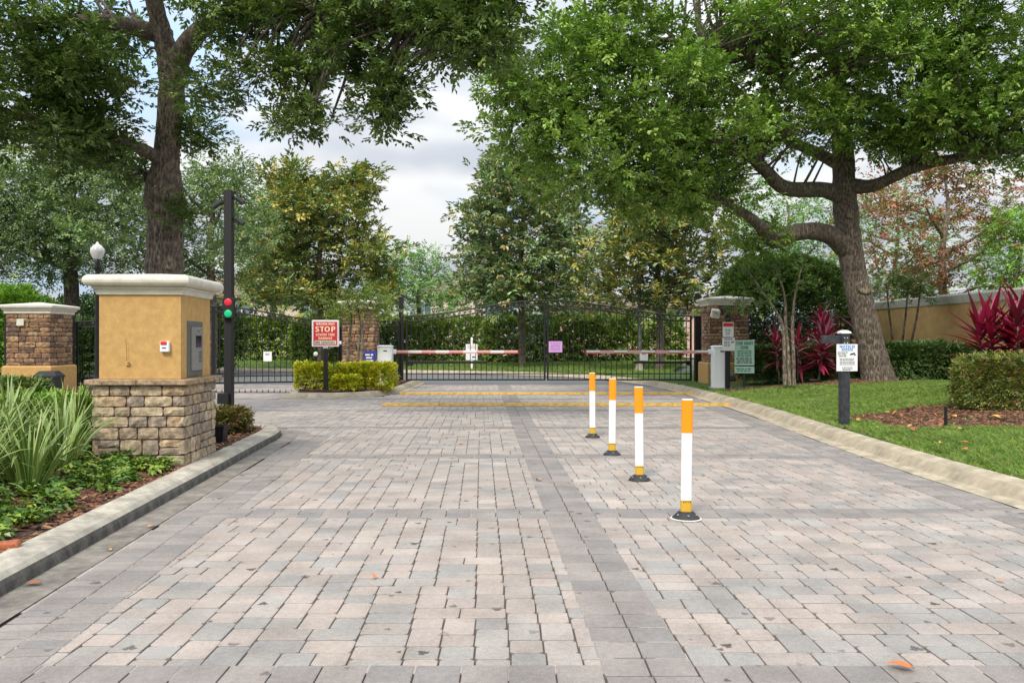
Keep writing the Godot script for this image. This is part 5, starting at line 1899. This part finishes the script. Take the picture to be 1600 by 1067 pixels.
	print_rows(pl, Vector3(0, 0.98, 0.067), 0.4, 2, 0.07, mat(Color8(196, 150, 150), 0.6), 0.4, 51)
	print_rows(pl, Vector3(0.1, 0.52, 0.067), 0.18, 1, 0.12, M.blue, 0.5, 52)

func barriers() -> void:
	for q in [[602.0, 22.4, 1.0, 193.0, "white barrier cabinet with striped arm among the golden shrubs"], [1125.0, 21.1, -1.0, 194.0, "white barrier cabinet with striped arm before the stone pillar by the tow sign"]]:
		var Z: float = q[1]
		var dir: float = q[2]
		var t := thing("barrier_gate", q[4], "barrier", Vector3(px_x(q[0], Z), 0.1, -Z), 0.0, "barrier gates with red and white arms")
		var mb := MB.new()
		mb.box(Vector3(0, 0.53, 0), Vector3(0.38, 1.04, 0.34), 0.02)
		var cab := part("cabinet", mb, M.white_metal, t)
		mb = MB.new()
		mb.loft([[0.195, 0.175, 1.05], [0.2, 0.18, 1.06], [0.2, 0.18, 1.08], [0.15, 0.13, 1.1]])
		part("lid", mb, M.white_metal, cab)
		mb = MB.new()
		mb.box(Vector3(0.02, 0.95, 0.172), Vector3(0.1, 0.03, 0.006), 0.002)
		part("handle", mb, M.ink, cab)
		mb = MB.new()
		mb.box(Vector3(-0.02, 0.47, 0.1715), Vector3(0.31, 0.8, 0.004), 0.001)
		part("service_door", mb, M.white_metal, cab)
		mb = MB.new()
		mb.box(Vector3(0, 0.01, 0), Vector3(0.5, 0.08, 0.46), 0.01)
		part("plinth", mb, M.concrete, t)
		var ay := EYE + (CY - 549.5) / F * Z - 0.1
		mb = MB.new()
		mb.box(Vector3(dir * 0.2, ay, -0.02), Vector3(0.18, 0.12, 0.1), 0.012)
		part("arm_hub", mb, M.white_metal, t)
		var L: float = q[3] / F * Z
		var n := 9
		for i in n:
			var w := L / n
			mb = MB.new()
			mb.box(Vector3(dir * (0.24 + w * (i + 0.5)), ay + 0.008, 0.0), Vector3(w - 0.0005, 0.05, 0.04), 0.006)
			part("arm_upper_stripe", mb, M.sign_white if (i + (1 if dir < 0 else 0)) % 2 else mat(Color8(224, 176, 174), 0.5), t)
			mb = MB.new()
			mb.box(Vector3(dir * (0.24 + w * (i + 0.5)), ay - 0.033, 0.0), Vector3(w - 0.0005, 0.03, 0.04), 0.005)
			part("arm_lower_stripe", mb, mat(Color8(204, 100, 100), 0.5) if i % 2 == 0 else mat(Color8(218, 168, 164), 0.5), t)
		mb = MB.new()
		mb.box(Vector3(dir * (0.245 + L), ay - 0.01, 0.0), Vector3(0.03, 0.1, 0.055), 0.01)
		part("arm_tip", mb, M.red, t)

func delineators() -> void:
	var data := [[926.0, 11.35, ""], [956.5, 9.6, ""], [999.5, 7.85, ""], [1072.0, 6.15, ""]]
	var labs := ["white delineator post with orange top at the gate end of the row", "white delineator post with orange top, second of the row from the gate end", "white delineator post with orange top, next to the mortar-ringed one", "white delineator post with orange top and pale mortar ring at the street end"]
	for i in 4:
		var Z: float = data[i][1]
		var t := thing("delineator_post", labs[i], "delineator", Vector3(px_x(data[i][0], Z), 0.003, -Z), rng.randf_range(-0.1, 0.1), "flexible lane delineator posts")
		t.rotation.z = [0.006, -0.008, 0.01, -0.012][i]
		var mb := MB.new()
		mb.lathe(Vector3.ZERO, [[0.102, 0.0], [0.102, 0.006], [0.096, 0.012], [0.062, 0.045], [0.05, 0.052], [0.0, 0.054]], 24)
		var base := part("rubber_base", mb, mat(Color8(38, 40, 44), 0.55), t)
		mb = MB.new()
		for k in 3:
			var an := 0.5 + k * 1.05
			mb.box(Vector3(cos(an) * 0.078, 0.032, sin(an) * 0.078), Vector3(0.016, 0.012, 0.016), 0.004)
		part("bolt_head", mb, M.steel, base)
		# flattened tube sections
		var sec := func(y0: float, y1: float, a: float, b: float) -> MB:
			var m2 := MB.new()
			var rows := []
			for y in [y0, y1]:
				var row := []
				for k in 24:
					var an := TAU * k / 24.0
					var cx := signf(cos(an)) * pow(absf(cos(an)), 0.6) * a
					var cz := signf(sin(an)) * pow(absf(sin(an)), 0.8) * b
					row.append(Vector3(cx, y, cz))
				rows.append(row)
			m2.grid(rows, true, false)
			for k in range(1, 23):
				m2.tri2(rows[1][0], rows[1][k], rows[1][k + 1], Vector3.UP)
			return m2
		part("collar", sec.call(0.045, 0.135, 0.041, 0.03), M.amber, t)
		mb = MB.new()
		for k in 4: mb.box(Vector3(-0.024 + k * 0.016, 0.128, 0.03), Vector3(0.008, 0.014, 0.006), 0.002)
		part("collar_clip", mb, mat(Color8(120, 92, 30), 0.5), t)
		part("post", sec.call(0.132, 0.63, 0.04, 0.024), mat(Color8(234, 234, 232), 0.5), t)
		part("orange_band", sec.call(0.628, 0.868, 0.0415, 0.0255), M.orange, t)
		part("white_rim", sec.call(0.866, 0.875, 0.04, 0.024), M.white, t)
		if i == 3:
			mb = MB.new()
			mb.lathe(Vector3.ZERO, [[0.116, 0.0], [0.112, 0.003], [0.1, 0.005]], 26)
			part("mortar_ring", mb, mat(Color8(202, 198, 192), 0.9), t)

func small_things() -> void:
	# traffic light pole
	var Z := 12.2
	var p := Vector3(px_x(357.5, Z), 0.08, -Z)
	var t := thing("signal_pole", "tall square black pole with small red-green signal and cameras", "traffic light", p)
	var yb := func(py: float) -> float: return EYE + (CY - py) / F * Z - 0.08
	var mb := MB.new()
	mb.box(Vector3(0, yb.call(298) * 0.5, 0), Vector3(0.118, yb.call(298), 0.118), 0.008)
	part("pole", mb, M.black, t)
	mb = MB.new()
	mb.box(Vector3(0.03, yb.call(482), 0.1), Vector3(0.165, 0.3, 0.07), 0.01)
	var sg := part("signal_head", mb, M.black, t)
	for q in [[473.0, Color8(214, 38, 58)], [490.5, Color8(20, 190, 130)]]:
		mb = MB.new()
		mb.xf = Transform3D(Basis(Vector3.RIGHT, PI * 0.5), Vector3(0.03, yb.call(q[0]), 0.134))
		mb.lathe(Vector3.ZERO, [[0.056, 0.0], [0.054, 0.007], [0.04, 0.013], [0.0, 0.016]], 20)
		part("lens", mb, mat(q[1], 0.35), sg)
	mb = MB.new()
	mb.box(Vector3(-0.055, yb.call(622), 0.09), Vector3(0.16, 0.155, 0.06), 0.006)
	part("junction_box", mb, M.black, t)
	for q in [[0.1, 309.0, 1.0], [0.1, 342.0, 1.0], [-0.1, 316.0, -1.0]]:
		mb = MB.new()
		mb.box(Vector3(q[0], yb.call(q[1]), 0.0), Vector3(0.1, 0.03, 0.03), 0.004)
		var cam := part("camera_arm", mb, M.black, t)
		mb = MB.new()
		mb.xf = Transform3D(Basis(Vector3.BACK, -0.6 * q[2]), Vector3(q[0] * 1.65, yb.call(q[1] + 4), 0.03))
		mb.tube([Vector3(-0.07, 0, 0), Vector3(0.06, 0, 0), Vector3(0.075, 0, 0)], [0.035, 0.038, 0.03], 12)
		part("camera_body", mb, M.post_grey, cam)
	# black planter beside the kiosk
	t = thing("planter_box", "small black square planter at the kiosk's stone base", "planter", Vector3(px_x(341, 10.0), 0.09, -10.0))
	mb = MB.new()
	mb.loft([[0.07, 0.07, 0.0], [0.09, 0.09, 0.19], [0.098, 0.098, 0.19], [0.098, 0.098, 0.21], [0.085, 0.085, 0.21], [0.08, 0.08, 0.17]], true, true)
	part("tub", mb, M.black, t)
	# litter bin
	t = thing("litter_bin", "black litter bin with sloped lid before the pillar with a plaque", "bin", Vector3(px_x(76, 18.2), 0.1, -18.2), 0.1)
	mb = MB.new()
	mb.loft([[0.19, 0.19, 0.0], [0.22, 0.22, 0.42]])
	part("tub", mb, M.black, t)
	mb = MB.new()
	mb.loft([[0.235, 0.235, 0.42], [0.235, 0.235, 0.46], [0.19, 0.17, 0.52], [0.17, 0.1, 0.56]])
	part("lid", mb, M.black, t)
	# acorn lamp
	Z = 16.0
	t = thing("street_lamp", "acorn globe lamp on a dark post behind the tan kiosk", "street lamp", Vector3(px_x(151.5, Z), 0.1, -Z))
	var yl := func(py: float) -> float: return EYE + (CY - py) / F * Z - 0.1
	mb = MB.new()
	mb.lathe(Vector3.ZERO, [[0.14, 0.0], [0.14, 0.3], [0.08, 0.4], [0.05, 0.6], [0.04, yl.call(424)], [0.06, yl.call(421)], [0.06, yl.call(416)], [0.045, yl.call(413)], [0.06, yl.call(405)], [0.0, yl.call(405)]], 16)
	part("lamp_post", mb, M.iron, t)
	mb = MB.new()
	mb.lathe(Vector3.ZERO, [[0.06, yl.call(405)], [0.1, yl.call(401)], [0.13, yl.call(394)], [0.125, yl.call(389)], [0.08, yl.call(384)], [0.03, yl.call(381)], [0.015, yl.call(378)], [0.0, yl.call(377)]], 18)
	part("lamp_globe", mb, M.lamp_glass, t)
	# grey lamp pole beyond the gate
	Z = 32.6
	t = thing("lamp_pole", "plain grey lamp pole standing in the grass beyond the gate", "street lamp", Vector3(px_x(999.5, Z), 0.1, -Z))
	mb = MB.new()
	mb.tube([Vector3(0, 0, 0), Vector3(0, 2.0, 0), Vector3(0, 4.0, 0)], [0.085, 0.08, 0.065], 12)
	part("pole", mb, mat(Color8(128, 130, 130), 0.6, "blotch", Vector3.ONE, 0.0), t)
	mb = MB.new()
	mb.lathe(Vector3.ZERO, [[0.2, 0.0], [0.2, 0.1], [0.1, 0.35], [0.085, 0.4]], 12)
	part("base_cover", mb, M.concrete, t)
	mb = MB.new()
	mb.lathe(Vector3(0, 4.0, 0), [[0.05, 0.0], [0.13, 0.1], [0.16, 0.28], [0.12, 0.42], [0.03, 0.52], [0.0, 0.55]], 14)
	part("lamp_globe", mb, M.lamp_glass, t)
	# stake on the lawn
	t = thing("ground_stake", "short black stake at the edge of the mulch before the clipped hedge", "stake", Vector3(px_x(1478.5, 11.3), 0.17, -11.3))
	mb = MB.new()
	mb.box(Vector3(0, 0.12, 0), Vector3(0.035, 0.27, 0.03), 0.004)
	part("stake", mb, M.black, t)
	# broken brick by the left kerb
	t = thing("clay_brick", "broken orange clay brick lying in the mulch at the kerb", "brick", Vector3(px_x(14, 4.85) , bed_h(-2.95, 4.85) + 0.025, -4.85), 0.4)
	mb = MB.new()
	mb.box(Vector3.ZERO, Vector3(0.11, 0.06, 0.08), 0.012)
	part("block", mb, mat(Color8(206, 122, 84), 0.95, "blotch", Vector3.ONE * 4.0, 0.8), t)
	# fallen leaves
	var lv := []
	for v in 3:
		mb = MB.new()
		var rows := []
		for i in 6:
			var u := i / 5.0
			var w := 0.24 * sin(PI * pow(u, 0.8))
			var c := Vector3(u - 0.5, 0.1 * sin(u * (3.0 + v)), 0)
			rows.append([c + Vector3(0, w * (0.1 + 0.1 * v), w), c, c + Vector3(0, w * 0.12, -w)])
		mb.grid(rows, false, false)
		lv.append(mb.mesh())
	var lm := []
	for c in [Color8(192, 112, 58), Color8(184, 134, 94), Color8(150, 92, 62), Color8(206, 160, 76)]:
		var m := mat(c, 0.7)
		m.cull_mode = BaseMaterial3D.CULL_DISABLED
		lm.append(m)
	var road := [[1407, 1043, 0.11, 0, "orange-brown fallen leaf curled on the pavers beside the slab band"], [841, 750, 0.1, 1, "tan fallen leaf on the grey slab band"], [585, 902, 0.05, 0, "tiny orange fallen leaf on the pale pavers"], [235, 823, 0.07, 1, "tan fallen leaf on the soldier bricks by the kiosk kerb"], [720, 693, 0.11, 1, "pale fallen leaf on the pavers before the yellow bumps"], [50, 913, 0.1, 2, "brown curled fallen leaf in the gutter of the kiosk kerb"], [1563, 907, 0.06, 1, "small tan fallen leaf on the pavers near the lawn kerb"], [170, 860, 0.05, 3, "small yellow fallen leaf on the gutter strip by the kiosk"]]
	for q in road:
		var g := gp(q[0], q[1], 0.01)
		var o := part("fallen_leaf", lv[rng.randi() % 3], lm[q[3]])
		o.position = g + Vector3(0, 0.006, 0)
		o.rotation.y = rng.randf() * TAU
		o.scale = Vector3.ONE * q[2]
		tag(o, q[4], "leaf", "fallen leaves")
	for i in 46:
		var z := 7.2 + rng.randf() * 6.0
		var x := road_right(z) + 0.5 + rng.randf() * 2.6
		var o := part("fallen_leaf", lv[rng.randi() % 3], lm[rng.randi() % 4])
		o.position = Vector3(x, lawn_h(x, z) + 0.06, -z)
		o.rotation = Vector3(rng.randf_range(-0.4, 0.4), rng.randf() * TAU, rng.randf_range(-0.4, 0.4))
		o.scale = Vector3.ONE * rng.randf_range(0.08, 0.14)
		tag(o, "dry orange-brown leaf lying in the grass of the lawn around the notice post", "leaf", "fallen leaves on the lawn")
	for i in 26:
		var z := 4.3 + rng.randf() * 5.0
		var x := road_left(z) - 0.32 - rng.randf() * 0.7
		var o := part("fallen_leaf", lv[rng.randi() % 3], lm[rng.randi() % 3])
		o.position = Vector3(x, bed_h(x, z) + 0.03, -z)
		o.rotation = Vector3(rng.randf_range(-0.4, 0.4), rng.randf() * TAU, rng.randf_range(-0.4, 0.4))
		o.scale = Vector3.ONE * rng.randf_range(0.05, 0.1)
		tag(o, "dry brown leaf on the mulch along the kiosk kerb", "leaf", "fallen leaves in the kiosk bed")
